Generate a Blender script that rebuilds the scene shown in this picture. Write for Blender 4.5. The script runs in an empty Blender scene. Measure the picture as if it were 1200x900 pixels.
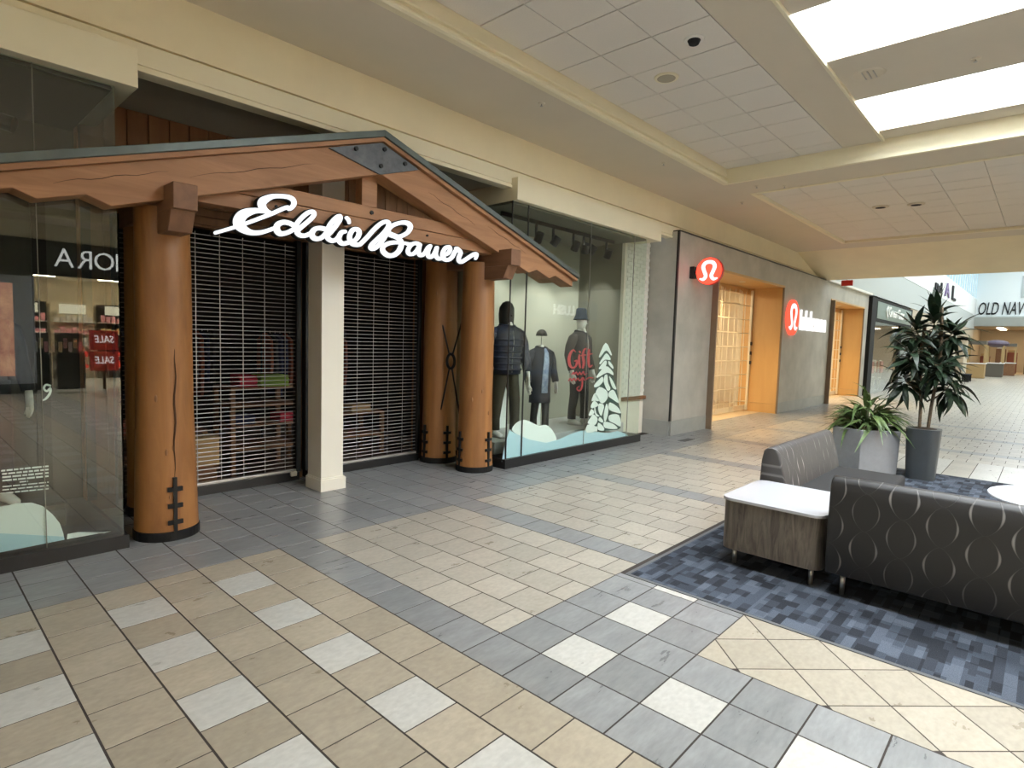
import bpy, math, random
from mathutils import Matrix, Vector
random.seed(7)
PI = math.pi
S = bpy.context.scene
C = S.collection

# ------------------------------------------------------------------ camera
YAW, PITCH, ROLL, FPX, EYE = 0.74529727, 0.07524846, 0.02909335, 679.89, 1.70
_f = Vector((math.cos(YAW)*math.cos(PITCH), math.sin(YAW)*math.cos(PITCH), -math.sin(PITCH)))
_r = Vector((math.sin(YAW), -math.cos(YAW), 0.0))
_u = _r.cross(_f)
R_ = math.cos(ROLL)*_r + math.sin(ROLL)*_u
U_ = -math.sin(ROLL)*_r + math.cos(ROLL)*_u
CAM = Vector((0, 0, EYE))
cd = bpy.data.cameras.new('camera'); cam = bpy.data.objects.new('camera', cd); C.objects.link(cam)
cd.sensor_width = 36.0; cd.lens = FPX*36.0/1200.0; cd.clip_start = 0.05; cd.clip_end = 300
m3 = Matrix((R_, U_, -_f)).transposed()
cam.matrix_world = Matrix.Translation(CAM) @ m3.to_4x4()
S.camera = cam

def ray(x, y):
    return R_*((x-600)/FPX) - U_*((y-450)/FPX) + _f
def ony(x, y, Y):                      # photo pixel -> point on the upright plane Y
    d = ray(x, y); return CAM + d*(Y/d.y)
def proj(p):
    q = Vector(p)-CAM; z = q.dot(_f)
    if z < 0.05: return None
    return 600+FPX*q.dot(R_)/z, 450-FPX*q.dot(U_)/z, z

# ------------------------------------------------------------------ world, exposure
W = bpy.data.worlds.new('world'); S.world = W; W.use_nodes = True
W.node_tree.nodes['Background'].inputs[0].default_value = (0.75, 0.88, 1.0, 1)
W.node_tree.nodes['Background'].inputs[1].default_value = 0.6
S.view_settings.view_transform = 'Standard'; S.view_settings.look = 'None'
S.view_settings.gamma = 1.0; S.view_settings.use_curve_mapping = False
S.view_settings.exposure = 0.45
S.cycles.max_bounces = 12; S.cycles.diffuse_bounces = 8; S.cycles.glossy_bounces = 4
S.cycles.transparent_max_bounces = 16; S.cycles.transmission_bounces = 4
S.cycles.caustics_reflective = False; S.cycles.caustics_refractive = False
S.cycles.sample_clamp_indirect = 6.0
SKY_E = 15.0          # brightness of the daylit skylight panes over the corridor
ATR_E = 3.6         # of the big skylight over the far court

# ------------------------------------------------------------------ materials
def nt(name):
    m = bpy.data.materials.new(name); m.use_nodes = True
    n = m.node_tree; b = n.nodes['Principled BSDF']
    return m, n, b
def rgba(c): return (c[0], c[1], c[2], 1.0)
def mat(name, col, rough=0.5, metal=0.0, var=0.0, scale=8.0, stretch=(1, 1, 1), bump=0.0, bscale=None, spec=0.5, emit=0.0, col2=None, coat=0.0):
    m, n, b = nt(name)
    b.inputs['Base Color'].default_value = rgba(col); b.inputs['Roughness'].default_value = rough
    b.inputs['Metallic'].default_value = metal; b.inputs['Specular IOR Level'].default_value = spec
    if coat: b.inputs['Coat Weight'].default_value = coat; b.inputs['Coat Roughness'].default_value = 0.1
    if emit:
        b.inputs['Emission Color'].default_value = rgba(col); b.inputs['Emission Strength'].default_value = emit
    if var or bump or col2:
        tc = n.nodes.new('ShaderNodeTexCoord'); mp = n.nodes.new('ShaderNodeMapping')
        mp.inputs['Scale'].default_value = stretch
        n.links.new(tc.outputs['Object'], mp.inputs['Vector'])
        nz = n.nodes.new('ShaderNodeTexNoise'); nz.inputs['Scale'].default_value = scale
        nz.inputs['Detail'].default_value = 5.0; nz.inputs['Roughness'].default_value = 0.6
        n.links.new(mp.outputs[0], nz.inputs['Vector'])
        if var or col2:
            rp = n.nodes.new('ShaderNodeValToRGB')
            c2 = col2 if col2 else [max(0, v*(1-var)) for v in col]
            c1 = col if col2 else [min(1, v*(1+var)) for v in col]
            rp.color_ramp.elements[0].position = 0.32; rp.color_ramp.elements[1].position = 0.68
            rp.color_ramp.elements[0].color = rgba(c2); rp.color_ramp.elements[1].color = rgba(c1)
            n.links.new(nz.outputs[0], rp.inputs[0]); n.links.new(rp.outputs[0], b.inputs['Base Color'])
        if bump:
            bp = n.nodes.new('ShaderNodeBump'); bp.inputs['Strength'].default_value = bump; bp.inputs['Distance'].default_value = 0.01
            src = nz
            if bscale:
                src = n.nodes.new('ShaderNodeTexNoise'); src.inputs['Scale'].default_value = bscale
                n.links.new(mp.outputs[0], src.inputs['Vector'])
            n.links.new(src.outputs[0], bp.inputs['Height']); n.links.new(bp.outputs[0], b.inputs['Normal'])
    return m
def emitter(name, col, strength):
    m = bpy.data.materials.new(name); m.use_nodes = True; n = m.node_tree
    n.nodes.clear(); o = n.nodes.new('ShaderNodeOutputMaterial'); e = n.nodes.new('ShaderNodeEmission')
    e.inputs[0].default_value = rgba(col); e.inputs[1].default_value = strength
    n.links.new(e.outputs[0], o.inputs[0]); return m
def glass_mat(name, base=0.05, tint=(0.93, 0.97, 0.95)):
    m = bpy.data.materials.new(name); m.use_nodes = True; n = m.node_tree; n.nodes.clear()
    o = n.nodes.new('ShaderNodeOutputMaterial'); mx = n.nodes.new('ShaderNodeMixShader')
    t = n.nodes.new('ShaderNodeBsdfTransparent'); g = n.nodes.new('ShaderNodeBsdfGlossy')
    t.inputs[0].default_value = rgba(tint); g.inputs['Roughness'].default_value = 0.0
    lw = n.nodes.new('ShaderNodeLayerWeight'); lw.inputs[0].default_value = 0.5
    p = n.nodes.new('ShaderNodeMath'); p.operation = 'POWER'; p.inputs[1].default_value = 5.0
    q = n.nodes.new('ShaderNodeMath'); q.operation = 'MULTIPLY_ADD'; q.inputs[1].default_value = 1-base; q.inputs[2].default_value = base
    n.links.new(lw.outputs['Facing'], p.inputs[0]); n.links.new(p.outputs[0], q.inputs[0])
    n.links.new(q.outputs[0], mx.inputs[0]); n.links.new(t.outputs[0], mx.inputs[1]); n.links.new(g.outputs[0], mx.inputs[2])
    n.links.new(mx.outputs[0], o.inputs[0]); return m
def tile_mat(name, col, col2, rough=0.28, along=(5.0, 8.0, 8.0), rnd=0.10):
    m, n, b = nt(name)
    geo = n.nodes.new('ShaderNodeNewGeometry'); oi = n.nodes.new('ShaderNodeObjectInfo')
    add = n.nodes.new('ShaderNodeMath'); add.operation = 'ADD'
    n.links.new(geo.outputs['Random Per Island'], add.inputs[0]); n.links.new(oi.outputs['Random'], add.inputs[1])
    fr = n.nodes.new('ShaderNodeMath'); fr.operation = 'FRACT'; n.links.new(add.outputs[0], fr.inputs[0])
    cm = n.nodes.new('ShaderNodeCombineXYZ')
    ml = n.nodes.new('ShaderNodeMath'); ml.operation = 'MULTIPLY'; ml.inputs[1].default_value = 37.0
    n.links.new(fr.outputs[0], ml.inputs[0]); n.links.new(ml.outputs[0], cm.inputs[2])
    va = n.nodes.new('ShaderNodeVectorMath'); va.operation = 'MULTIPLY'; va.inputs[1].default_value = along
    n.links.new(geo.outputs['Position'], va.inputs[0])
    vb = n.nodes.new('ShaderNodeVectorMath'); vb.operation = 'ADD'
    n.links.new(va.outputs[0], vb.inputs[0]); n.links.new(cm.outputs[0], vb.inputs[1])
    nz = n.nodes.new('ShaderNodeTexNoise'); nz.inputs['Scale'].default_value = 1.0; nz.inputs['Detail'].default_value = 6; nz.inputs['Roughness'].default_value = 0.62
    nz.inputs['Distortion'].default_value = 0.1
    n.links.new(vb.outputs[0], nz.inputs['Vector'])
    rp = n.nodes.new('ShaderNodeValToRGB'); rp.color_ramp.elements[0].position = 0.18; rp.color_ramp.elements[1].position = 0.78
    rp.color_ramp.elements[0].color = rgba(col2); rp.color_ramp.elements[1].color = rgba(col)
    n.links.new(nz.outputs[0], rp.inputs[0])
    fz = n.nodes.new('ShaderNodeTexNoise'); fz.inputs['Scale'].default_value = 5.0; fz.inputs['Detail'].default_value = 4; n.links.new(vb.outputs[0], fz.inputs['Vector'])
    f2 = n.nodes.new('ShaderNodeMapRange'); f2.inputs['From Min'].default_value = .3; f2.inputs['From Max'].default_value = .7; f2.inputs['To Min'].default_value = .90; f2.inputs['To Max'].default_value = 1.08
    n.links.new(fz.outputs[0], f2.inputs[0])
    fm_ = n.nodes.new('ShaderNodeVectorMath'); fm_.operation = 'SCALE'; n.links.new(rp.outputs[0], fm_.inputs[0]); n.links.new(f2.outputs[0], fm_.inputs['Scale'])
    hs = n.nodes.new('ShaderNodeHueSaturation'); n.links.new(fm_.outputs[0], hs.inputs['Color'])
    mr = n.nodes.new('ShaderNodeMapRange'); mr.inputs['To Min'].default_value = 1-rnd; mr.inputs['To Max'].default_value = 1+rnd
    n.links.new(fr.outputs[0], mr.inputs[0]); n.links.new(mr.outputs[0], hs.inputs['Value'])
    n.links.new(hs.outputs[0], b.inputs['Base Color'])
    r2 = n.nodes.new('ShaderNodeMapRange'); r2.inputs['To Min'].default_value = rough-0.06; r2.inputs['To Max'].default_value = rough+0.10
    n.links.new(nz.outputs[0], r2.inputs[0]); n.links.new(r2.outputs[0], b.inputs['Roughness'])
    return m
def wood_mat(name, c1, c2, axis='Z', scale=6.0, rough=0.5, stripes=None):
    m, n, b = nt(name)
    tc = n.nodes.new('ShaderNodeTexCoord'); mp = n.nodes.new('ShaderNodeMapping')
    st = {'X': (0.12, 1, 1), 'Y': (1, 0.12, 1), 'Z': (1, 1, 0.12)}[axis]
    mp.inputs['Scale'].default_value = st; n.links.new(tc.outputs['Object'], mp.inputs[0])
    nz = n.nodes.new('ShaderNodeTexNoise'); nz.inputs['Scale'].default_value = scale; nz.inputs['Detail'].default_value = 8; nz.inputs['Distortion'].default_value = 1.2
    nz.inputs['Roughness'].default_value = 0.65
    n.links.new(mp.outputs[0], nz.inputs[0])
    rp = n.nodes.new('ShaderNodeValToRGB'); rp.color_ramp.elements[0].position = 0.3; rp.color_ramp.elements[1].position = 0.72
    rp.color_ramp.elements[0].color = rgba(c2); rp.color_ramp.elements[1].color = rgba(c1)
    n.links.new(nz.outputs[0], rp.inputs[0]); n.links.new(rp.outputs[0], b.inputs['Base Color'])
    b.inputs['Roughness'].default_value = rough
    bp = n.nodes.new('ShaderNodeBump'); bp.inputs['Strength'].default_value = 0.15; bp.inputs['Distance'].default_value = 0.01
    n.links.new(nz.outputs[0], bp.inputs['Height']); n.links.new(bp.outputs[0], b.inputs['Normal'])
    return m
def carpet_mat(name):
    m, n, b = nt(name)
    tc = n.nodes.new('ShaderNodeNewGeometry')
    sp = n.nodes.new('ShaderNodeSeparateXYZ'); n.links.new(tc.outputs['Position'], sp.inputs[0])
    def mth(op, a, bb=None, c=None):
        k = n.nodes.new('ShaderNodeMath'); k.operation = op
        for s, v in enumerate((a, bb, c)):
            if v is None: continue
            if isinstance(v, (int, float)): k.inputs[s].default_value = v
            else: n.links.new(v, k.inputs[s])
        return k.outputs[0]
    def layer(wx, wy, sx, sy):
        row = mth('FLOOR', mth('MULTIPLY', sp.outputs[1], 1.0/wy))
        wn0 = n.nodes.new('ShaderNodeTexWhiteNoise'); wn0.noise_dimensions = '1D'; n.links.new(row, wn0.inputs['W'])
        col = mth('FLOOR', mth('ADD', mth('MULTIPLY', sp.outputs[0], 1.0/wx), mth('MULTIPLY', wn0.outputs[0], 5.0)))
        cb = n.nodes.new('ShaderNodeCombineXYZ'); n.links.new(row, cb.inputs[0]); n.links.new(col, cb.inputs[1]); cb.inputs[2].default_value = sx
        wn = n.nodes.new('ShaderNodeTexWhiteNoise'); wn.noise_dimensions = '3D'; n.links.new(cb.outputs[0], wn.inputs[0])
        return wn.outputs[0]
    a = layer(0.16, 0.055, 1.3, 0); c = layer(0.11, 0.10, 7.7, 0)
    tot = mth('ADD', mth('MULTIPLY', a, 0.55), mth('MULTIPLY', c, 0.45))
    rp = n.nodes.new('ShaderNodeValToRGB'); rp.color_ramp.interpolation = 'CONSTANT'
    e = rp.color_ramp.elements
    e[0].position = 0; e[0].color = (0.026, 0.029, 0.037, 1)
    e[1].position = 0.30; e[1].color = (0.042, 0.049, 0.064, 1)
    for p, cc in ((0.45, (0.062, 0.074, 0.097, 1)), (0.62, (0.088, 0.104, 0.134, 1)), (0.78, (0.105, 0.125, 0.16, 1))):
        k = e.new(p); k.color = cc
    n.links.new(tot, rp.inputs[0])
    nz = n.nodes.new('ShaderNodeTexNoise'); nz.inputs['Scale'].default_value = 220; n.links.new(tc.outputs['Position'], nz.inputs['Vector'])
    mx = n.nodes.new('ShaderNodeMixRGB'); mx.blend_type = 'MULTIPLY'; mx.inputs[0].default_value = 0.6
    n.links.new(rp.outputs[0], mx.inputs[1])
    r2 = n.nodes.new('ShaderNodeValToRGB'); r2.color_ramp.elements[0].position = .3; r2.color_ramp.elements[1].position = .7
    r2.color_ramp.elements[0].color = (.45, .45, .45, 1); r2.color_ramp.elements[1].color = (1.25, 1.25, 1.25, 1)
    n.links.new(nz.outputs[0], r2.inputs[0]); n.links.new(r2.outputs[0], mx.inputs[2])
    n.links.new(mx.outputs[0], b.inputs['Base Color'])
    b.inputs['Roughness'].default_value = 0.95; b.inputs['Specular IOR Level'].default_value = 0.15
    bp = n.nodes.new('ShaderNodeBump'); bp.inputs['Strength'].default_value = 0.4; bp.inputs['Distance'].default_value = 0.004
    n.links.new(nz.outputs[0], bp.inputs['Height']); n.links.new(bp.outputs[0], b.inputs['Normal'])
    return m
def loops_mat(name, axis, base, line):
    """woven upholstery with chains of interlocking oval rings; axis = direction the chains repeat along"""
    m, n, b = nt(name)
    tc = n.nodes.new('ShaderNodeNewGeometry'); sp = n.nodes.new('ShaderNodeSeparateXYZ'); n.links.new(tc.outputs['Position'], sp.inputs[0])
    U = sp.outputs[0 if axis == 'X' else 1]; V = sp.outputs[2]
    def mth(op, a, bb=None, c=None):
        k = n.nodes.new('ShaderNodeMath'); k.operation = op
        for s, v in enumerate((a, bb, c)):
            if v is None: continue
            if isinstance(v, (int, float)): k.inputs[s].default_value = v
            else: n.links.new(v, k.inputs[s])
        return k.outputs[0]
    p, A, L = 0.205, 0.077, 0.25
    un = mth('MULTIPLY', mth('ADD', U, 7*p), 1/p)
    k = mth('FLOOR', mth('ADD', un, 0.5))
    du = mth('MULTIPLY', mth('SUBTRACT', un, k), p)                 # distance to the chain's axis
    odd = mth('MODULO', k, 2.0)
    ph = mth('ADD', mth('MULTIPLY', V, PI/L), mth('MULTIPLY', odd, PI/2))
    cs = mth('COSINE', ph)
    c = mth('MULTIPLY', mth('MULTIPLY', mth('SIGN', cs), mth('POWER', mth('ABSOLUTE', cs), 0.62)), A)
    d1 = mth('ABSOLUTE', mth('SUBTRACT', du, c)); d2 = mth('ABSOLUTE', mth('ADD', du, c))
    d = mth('MINIMUM', d1, d2)
    bold = mth('POWER', mth('ABSOLUTE', mth('COSINE', ph)), 3.0)
    cell = mth('FLOOR', mth('ADD', mth('MULTIPLY', ph, 1/PI), 0.5))
    cb = n.nodes.new('ShaderNodeCombineXYZ'); n.links.new(k, cb.inputs[0]); n.links.new(cell, cb.inputs[1])
    wn = n.nodes.new('ShaderNodeTexWhiteNoise'); n.links.new(cb.outputs[0], wn.inputs[0])
    wd = mth('MULTIPLY_ADD', bold, mth('MULTIPLY_ADD', wn.outputs[0], 0.005, 0.0025), 0.0018)
    f = mth('SUBTRACT', 1.0, mth('MULTIPLY', d, mth('DIVIDE', 1.0, wd)))
    f = mth('MAXIMUM', f, 0.0); f = mth('POWER', f, 0.5)
    st = mth('MULTIPLY', f, mth('MULTIPLY_ADD', bold, mth('MULTIPLY_ADD', wn.outputs[0], 0.75, 0.15), 0.07))
    mx = n.nodes.new('ShaderNodeMixRGB'); n.links.new(st, mx.inputs[0]); mx.inputs[1].default_value = rgba(base); mx.inputs[2].default_value = rgba(line)
    n.links.new(mx.outputs[0], b.inputs['Base Color'])
    b.inputs['Roughness'].default_value = 0.42; b.inputs['Specular IOR Level'].default_value = 0.45
    bp = n.nodes.new('ShaderNodeBump'); bp.inputs['Strength'].default_value = 0.35; bp.inputs['Distance'].default_value = 0.004
    n.links.new(f, bp.inputs['Height']); n.links.new(bp.outputs[0], b.inputs['Normal'])
    return m

M = {}
M['grout'] = mat('grout', (0.04, 0.031, 0.026), 0.9)
M['t_beige'] = tile_mat('tile_beige', (0.405, 0.355, 0.278), (0.315, 0.272, 0.208))
M['t_pale'] = tile_mat('tile_pale', (0.435, 0.40, 0.34), (0.345, 0.315, 0.262))
M['t_grey'] = tile_mat('tile_grey', (0.285, 0.29, 0.292), (0.165, 0.17, 0.174), along=(3.0, 11.0, 9.0))
M['t_diag'] = tile_mat('tile_diagonal', (0.40, 0.36, 0.29), (0.345, 0.305, 0.24))
M['t_white'] = tile_mat('tile_white', (0.52, 0.512, 0.478), (0.465, 0.455, 0.42), rnd=0.04)
M['cream'] = mat('cream_paint', (0.84, 0.755, 0.545), 0.6, var=0.03, scale=2)
M['cream_lite'] = mat('pale_cream_paint', (0.82, 0.76, 0.57), 0.55, var=0.02, scale=2)
M['soffit'] = mat('soffit_paint', (0.67, 0.605, 0.495), 0.8, var=0.02, scale=1.5)
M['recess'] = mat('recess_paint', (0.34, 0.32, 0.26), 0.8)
M['ceil_tile'] = mat('ceiling_tile', (0.77, 0.735, 0.68), 0.9, var=0.02, scale=60, bump=0.2)
M['ceil_gap'] = mat('ceiling_gap', (0.16, 0.15, 0.13), 0.9)
M['white'] = mat('white_paint', (0.78, 0.78, 0.75), 0.6)
M['offwhite'] = mat('offwhite_paint', (0.78, 0.74, 0.64), 0.5)
M['court'] = mat('court_white', (0.80, 0.84, 0.85), 0.7)
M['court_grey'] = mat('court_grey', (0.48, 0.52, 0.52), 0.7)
M['sky'] = emitter('daylit_skylight', (0.90, 0.96, 1.0), SKY_E)
M['sky2'] = emitter('daylit_court_skylight', (0.86, 0.95, 1.0), ATR_E)
M['clere'] = emitter('daylit_clerestory', (0.55, 0.85, 1.0), 0.75)
M['log'] = wood_mat('varnished_log', (0.37, 0.165, 0.052), (0.21, 0.085, 0.025), 'Z', 5.0, 0.42)
M['log_dark'] = mat('log_crack', (0.07, 0.028, 0.01), 0.8)
M['beam'] = wood_mat('beam_timber', (0.42, 0.21, 0.098), (0.26, 0.12, 0.052), 'X', 7.0, 0.55)
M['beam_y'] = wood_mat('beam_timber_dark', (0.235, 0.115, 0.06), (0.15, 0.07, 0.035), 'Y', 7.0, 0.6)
M['boards'] = wood_mat('board_timber', (0.30, 0.145, 0.06), (0.19, 0.085, 0.035), 'Z', 7.0, 0.6)
M['iron'] = mat('black_iron', (0.016, 0.016, 0.017), 0.45, 0.6)
M['plate'] = mat('gunmetal_plate', (0.10, 0.108, 0.12), 0.5, 0.4, var=0.25, scale=14)
M['roofmetal'] = mat('green_grey_roof_metal', (0.085, 0.105, 0.098), 0.4, 0.3, var=0.15, scale=6)
M['black'] = mat('black_paint', (0.012, 0.012, 0.013), 0.4)
M['blackmatt'] = mat('black_matt', (0.01, 0.01, 0.01), 0.9)
M['alu'] = mat('aluminium', (0.50, 0.48, 0.46), 0.45, 0.8)
M['steel'] = mat('brushed_steel', (0.45, 0.44, 0.42), 0.35, 0.9)
M['glass'] = glass_mat('shop_glass', 0.075)
M['glass_clear'] = glass_mat('clear_glass', 0.022, (0.95, 0.98, 0.96))
M['letter'] = emitter('lit_letter_face', (0.93, 0.97, 1.0), 1.05)
M['letter_soft'] = mat('white_letter', (0.80, 0.82, 0.80), 0.35, emit=0.08)
M['dark_in'] = mat('dark_interior', (0.02, 0.017, 0.014), 0.8)
M['dark_floor'] = mat('dark_floor', (0.06, 0.035, 0.02), 0.4)
M['concrete'] = mat('grey_plaster', (0.44, 0.425, 0.385), 0.6, var=0.13, scale=1.6, bump=0.1)
M['concrete2'] = mat('grey_plinth', (0.35, 0.355, 0.335), 0.5, var=0.08, scale=3)
M['maple'] = wood_mat('maple_veneer', (0.60, 0.36, 0.14), (0.54, 0.315, 0.115), 'Z', 3.0, 0.4)
M['taupe'] = mat('taupe_frame', (0.21, 0.15, 0.10), 0.5, var=0.05, scale=5)
M['gate'] = mat('champagne_gate', (0.74, 0.66, 0.50), 0.4, 0.2)
M['red'] = emitter('lit_red', (1.0, 0.055, 0.03), 2.2)
M['redpaint'] = mat('red_paint', (0.6, 0.03, 0.02), 0.4)
M['carpet'] = carpet_mat('modular_carpet')
M['carpet_edge'] = mat('carpet_edge', (0.10, 0.105, 0.11), 0.6)
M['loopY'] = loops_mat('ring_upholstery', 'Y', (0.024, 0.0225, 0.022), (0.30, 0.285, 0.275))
M['loopX'] = loops_mat('ring_upholstery_sheen', 'X', (0.060, 0.055, 0.054), (0.46, 0.44, 0.42))  # grazing sheen on the rear sofa is put into these paler colours
M['seat'] = mat('seat_fabric', (0.016, 0.0155, 0.016), 0.9, var=0.1, scale=90)
M['laminate'] = wood_mat('grey_oak_laminate', (0.215, 0.18, 0.145), (0.055, 0.043, 0.034), 'Z', 22.0, 0.45)
M['laminate_top'] = mat('white_laminate', (0.47, 0.48, 0.51), 0.18)
M['planter'] = mat('light_grey_planter', (0.25, 0.258, 0.275), 0.5, var=0.06, scale=12)
M['pot'] = mat('slate_pot', (0.045, 0.052, 0.058), 0.4, var=0.06, scale=12)
M['soil'] = mat('soil', (0.035, 0.024, 0.016), 0.95, var=0.4, scale=60, bump=0.8)
M['leaf_dark'] = mat('dark_leaf', (0.013, 0.026, 0.013), 0.4, var=0.4, scale=9, spec=0.4)
M['leaf_mid'] = mat('striped_leaf', (0.17, 0.25, 0.085), 0.4, col2=(0.055, 0.10, 0.035), scale=7)
M['bark'] = mat('thin_bark', (0.12, 0.085, 0.055), 0.8, var=0.3, scale=40)

# ------------------------------------------------------------------ mesh helpers
class MB:
    def __init__(s): s.v = []; s.f = []; s.mi = []; s.cur = 0
    def quad(s, *pts):
        b = len(s.v); s.v += [tuple(p) for p in pts]; s.f.append(tuple(range(b, b+len(pts)))); s.mi.append(s.cur); return s
    def box(s, x0, y0, z0, x1, y1, z1):
        x0, x1 = min(x0, x1), max(x0, x1); y0, y1 = min(y0, y1), max(y0, y1); z0, z1 = min(z0, z1), max(z0, z1)
        b = len(s.v)
        s.v += [(x0, y0, z0), (x1, y0, z0), (x1, y1, z0), (x0, y1, z0), (x0, y0, z1), (x1, y0, z1), (x1, y1, z1), (x0, y1, z1)]
        for q in ((3, 2, 1, 0), (4, 5, 6, 7), (0, 1, 5, 4), (1, 2, 6, 5), (2, 3, 7, 6), (3, 0, 4, 7)):
            s.f.append(tuple(b+i for i in q)); s.mi.append(s.cur)
        return s
    def prism(s, poly, a, b, axis='Y'):
        """poly in the two other axes, extruded from a to b"""
        def P(p, t):
            return {'Y': (p[0], t, p[1]), 'X': (t, p[0], p[1]), 'Z': (p[0], p[1], t)}[axis]
        n = len(poly); k = len(s.v)
        ar = sum(poly[i][0]*poly[(i+1) % n][1]-poly[(i+1) % n][0]*poly[i][1] for i in range(n))
        flip = (ar > 0) == (axis == 'Y')
        s.v += [P(p, a) for p in poly]+[P(p, b) for p in poly]
        lo, hi = list(range(k, k+n)), list(range(k+n, k+2*n))
        if flip: lo, hi = lo, hi[::-1]
        else: lo, hi = lo[::-1], hi
        s.f += [tuple(lo), tuple(hi)]; s.mi += [s.cur]*2
        for i in range(n):
            j = (i+1) % n
            q = (k+i, k+n+i, k+n+j, k+j) if flip else (k+i, k+j, k+n+j, k+n+i)
            s.f.append(q); s.mi.append(s.cur)
        return s
    def tube(s, path, rad, seg=10, caps=True, ref=None):
        """path: points; rad: float, list of floats or list of (ra, rb) across ref / the other way"""
        pts = [Vector(p) for p in path]; n = len(pts)
        if not isinstance(rad, (list, tuple)): rad = [rad]*n
        rad = [(r, r) if not isinstance(r, (list, tuple)) else r for r in rad]
        k0 = len(s.v); prev = Vector(ref) if ref else None
        for i in range(n):
            t = (pts[min(i+1, n-1)]-pts[max(i-1, 0)])
            t = t.normalized() if t.length > 1e-9 else Vector((0, 0, 1))
            if prev is None: prev = Vector((1, 0, 0)) if abs(t.x) < 0.9 else Vector((0, 1, 0))
            a = (prev-t*prev.dot(t))
            if a.length < 1e-6: a = t.orthogonal()
            a.normalize(); bb = t.cross(a)
            if not ref: prev = a
            for j in range(seg):
                an = 2*PI*j/seg
                p = pts[i]+a*(math.cos(an)*rad[i][0])+bb*(math.sin(an)*rad[i][1]); s.v.append(tuple(p))
        for i in range(n-1):
            for j in range(seg):
                j2 = (j+1) % seg
                s.f.append((k0+i*seg+j, k0+i*seg+j2, k0+(i+1)*seg+j2, k0+(i+1)*seg+j)); s.mi.append(s.cur)
        if caps:
            s.f.append(tuple(k0+j for j in reversed(range(seg)))); s.f.append(tuple(k0+(n-1)*seg+j for j in range(seg))); s.mi += [s.cur]*2
        return s
    def lathe(s, prof, cx, cy, seg=24, caps=True):
        """prof: (r, z) from bottom to top"""
        k0 = len(s.v); n = len(prof)
        for r, z in prof:
            for j in range(seg):
                an = 2*PI*j/seg; s.v.append((cx+r*math.cos(an), cy+r*math.sin(an), z))
        for i in range(n-1):
            for j in range(seg):
                j2 = (j+1) % seg
                s.f.append((k0+i*seg+j, k0+i*seg+j2, k0+(i+1)*seg+j2, k0+(i+1)*seg+j)); s.mi.append(s.cur)
        if caps:
            s.f.append(tuple(k0+j for j in reversed(range(seg)))); s.f.append(tuple(k0+(n-1)*seg+j for j in range(seg))); s.mi += [s.cur]*2
        return s
    def ell(s, c, r, seg=14, rings=9):
        prof = []
        k0 = len(s.v)
        for i in range(rings+1):
            t = -PI/2+PI*i/rings; cr = max(math.cos(t), 1e-4)
            for j in range(seg):
                an = 2*PI*j/seg
                s.v.append((c[0]+r[0]*cr*math.cos(an), c[1]+r[1]*cr*math.sin(an), c[2]+r[2]*math.sin(t)))
        for i in range(rings):
            for j in range(seg):
                j2 = (j+1) % seg
                s.f.append((k0+i*seg+j, k0+i*seg+j2, k0+(i+1)*seg+j2, k0+(i+1)*seg+j)); s.mi.append(s.cur)
        return s
    def mesh(s, name, smooth=False):
        me = bpy.data.meshes.new(name); me.from_pydata(s.v, [], s.f); me.update()
        if any(s.mi): me.polygons.foreach_set('material_index', s.mi)
        if smooth: me.polygons.foreach_set('use_smooth', [True]*len(s.f))
        return me
WM = {}                                       # world matrices of what has been built
def link(o, parent=None, local=False):
    C.objects.link(o)
    if parent is not None:
        o.parent = parent
        if local: WM[o.name] = WM[parent.name] @ o.matrix_basis
        else:
            o.matrix_parent_inverse = WM[parent.name].inverted(); WM[o.name] = o.matrix_basis.copy()
    else: WM[o.name] = o.matrix_basis.copy()
    return o
def add(name, mb, m, parent=None, smooth=False, bevel=0.0, local=False, seg=2):
    me = mb if isinstance(mb, bpy.types.Mesh) else mb.mesh(name, smooth)
    for k in (m if isinstance(m, (list, tuple)) else [m]):
        if len(me.materials) < (len(m) if isinstance(m, (list, tuple)) else 1): me.materials.append(M[k] if isinstance(k, str) else k)
    o = bpy.data.objects.new(name, me)
    link(o, parent, local)
    if smooth:
        me.polygons.foreach_set('use_smooth', [True]*len(me.polygons))
    if bevel:
        b = o.modifiers.new('bevel', 'BEVEL'); b.width = bevel; b.segments = seg; b.limit_method = 'ANGLE'; b.angle_limit = 0.6
    return o
def autosmooth(o, ang=0.6):
    me = o.data
    me.polygons.foreach_set('use_smooth', [True]*len(me.polygons))
    md = o.modifiers.new('edge', 'EDGE_SPLIT'); md.split_angle = ang
    return o
def tag(o, label, cat, group=None):
    o['label'] = label; o['category'] = cat
    if group: o['group'] = group
    return o
def thing(name, label, cat, loc=(0, 0, 0), rotz=0.0, group=None):
    o = bpy.data.objects.new(name, None); o.empty_display_size = 0.1
    o.matrix_basis = Matrix.Translation(loc) @ Matrix.Rotation(rotz, 4, 'Z')
    link(o); return tag(o, label, cat, group)
def struct(name, mb, m, parent=None, bevel=0.0, label=None, smooth=False):
    o = add(name, mb, m, parent, smooth=smooth, bevel=bevel)
    if parent is None: o['kind'] = 'structure'
    if label: o['label'] = label
    return o
def box(*a): return MB().box(*a)
def catmull(pts, n=6, closed=False):
    out = []; N = len(pts)
    for i in range(N if closed else N-1):
        p = [pts[(i+k-1) % N] if closed else pts[min(max(i+k-1, 0), N-1)] for k in range(4)]
        for s in range(n):
            t = s/n
            out.append(tuple(0.5*((2*p[1][c])+(-p[0][c]+p[2][c])*t+(2*p[0][c]-5*p[1][c]+4*p[2][c]-p[3][c])*t*t+(-p[0][c]+3*p[1][c]-3*p[2][c]+p[3][c])*t**3) for c in range(len(pts[0]))))
    if not closed: out.append(tuple(pts[-1]))
    return out
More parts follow.
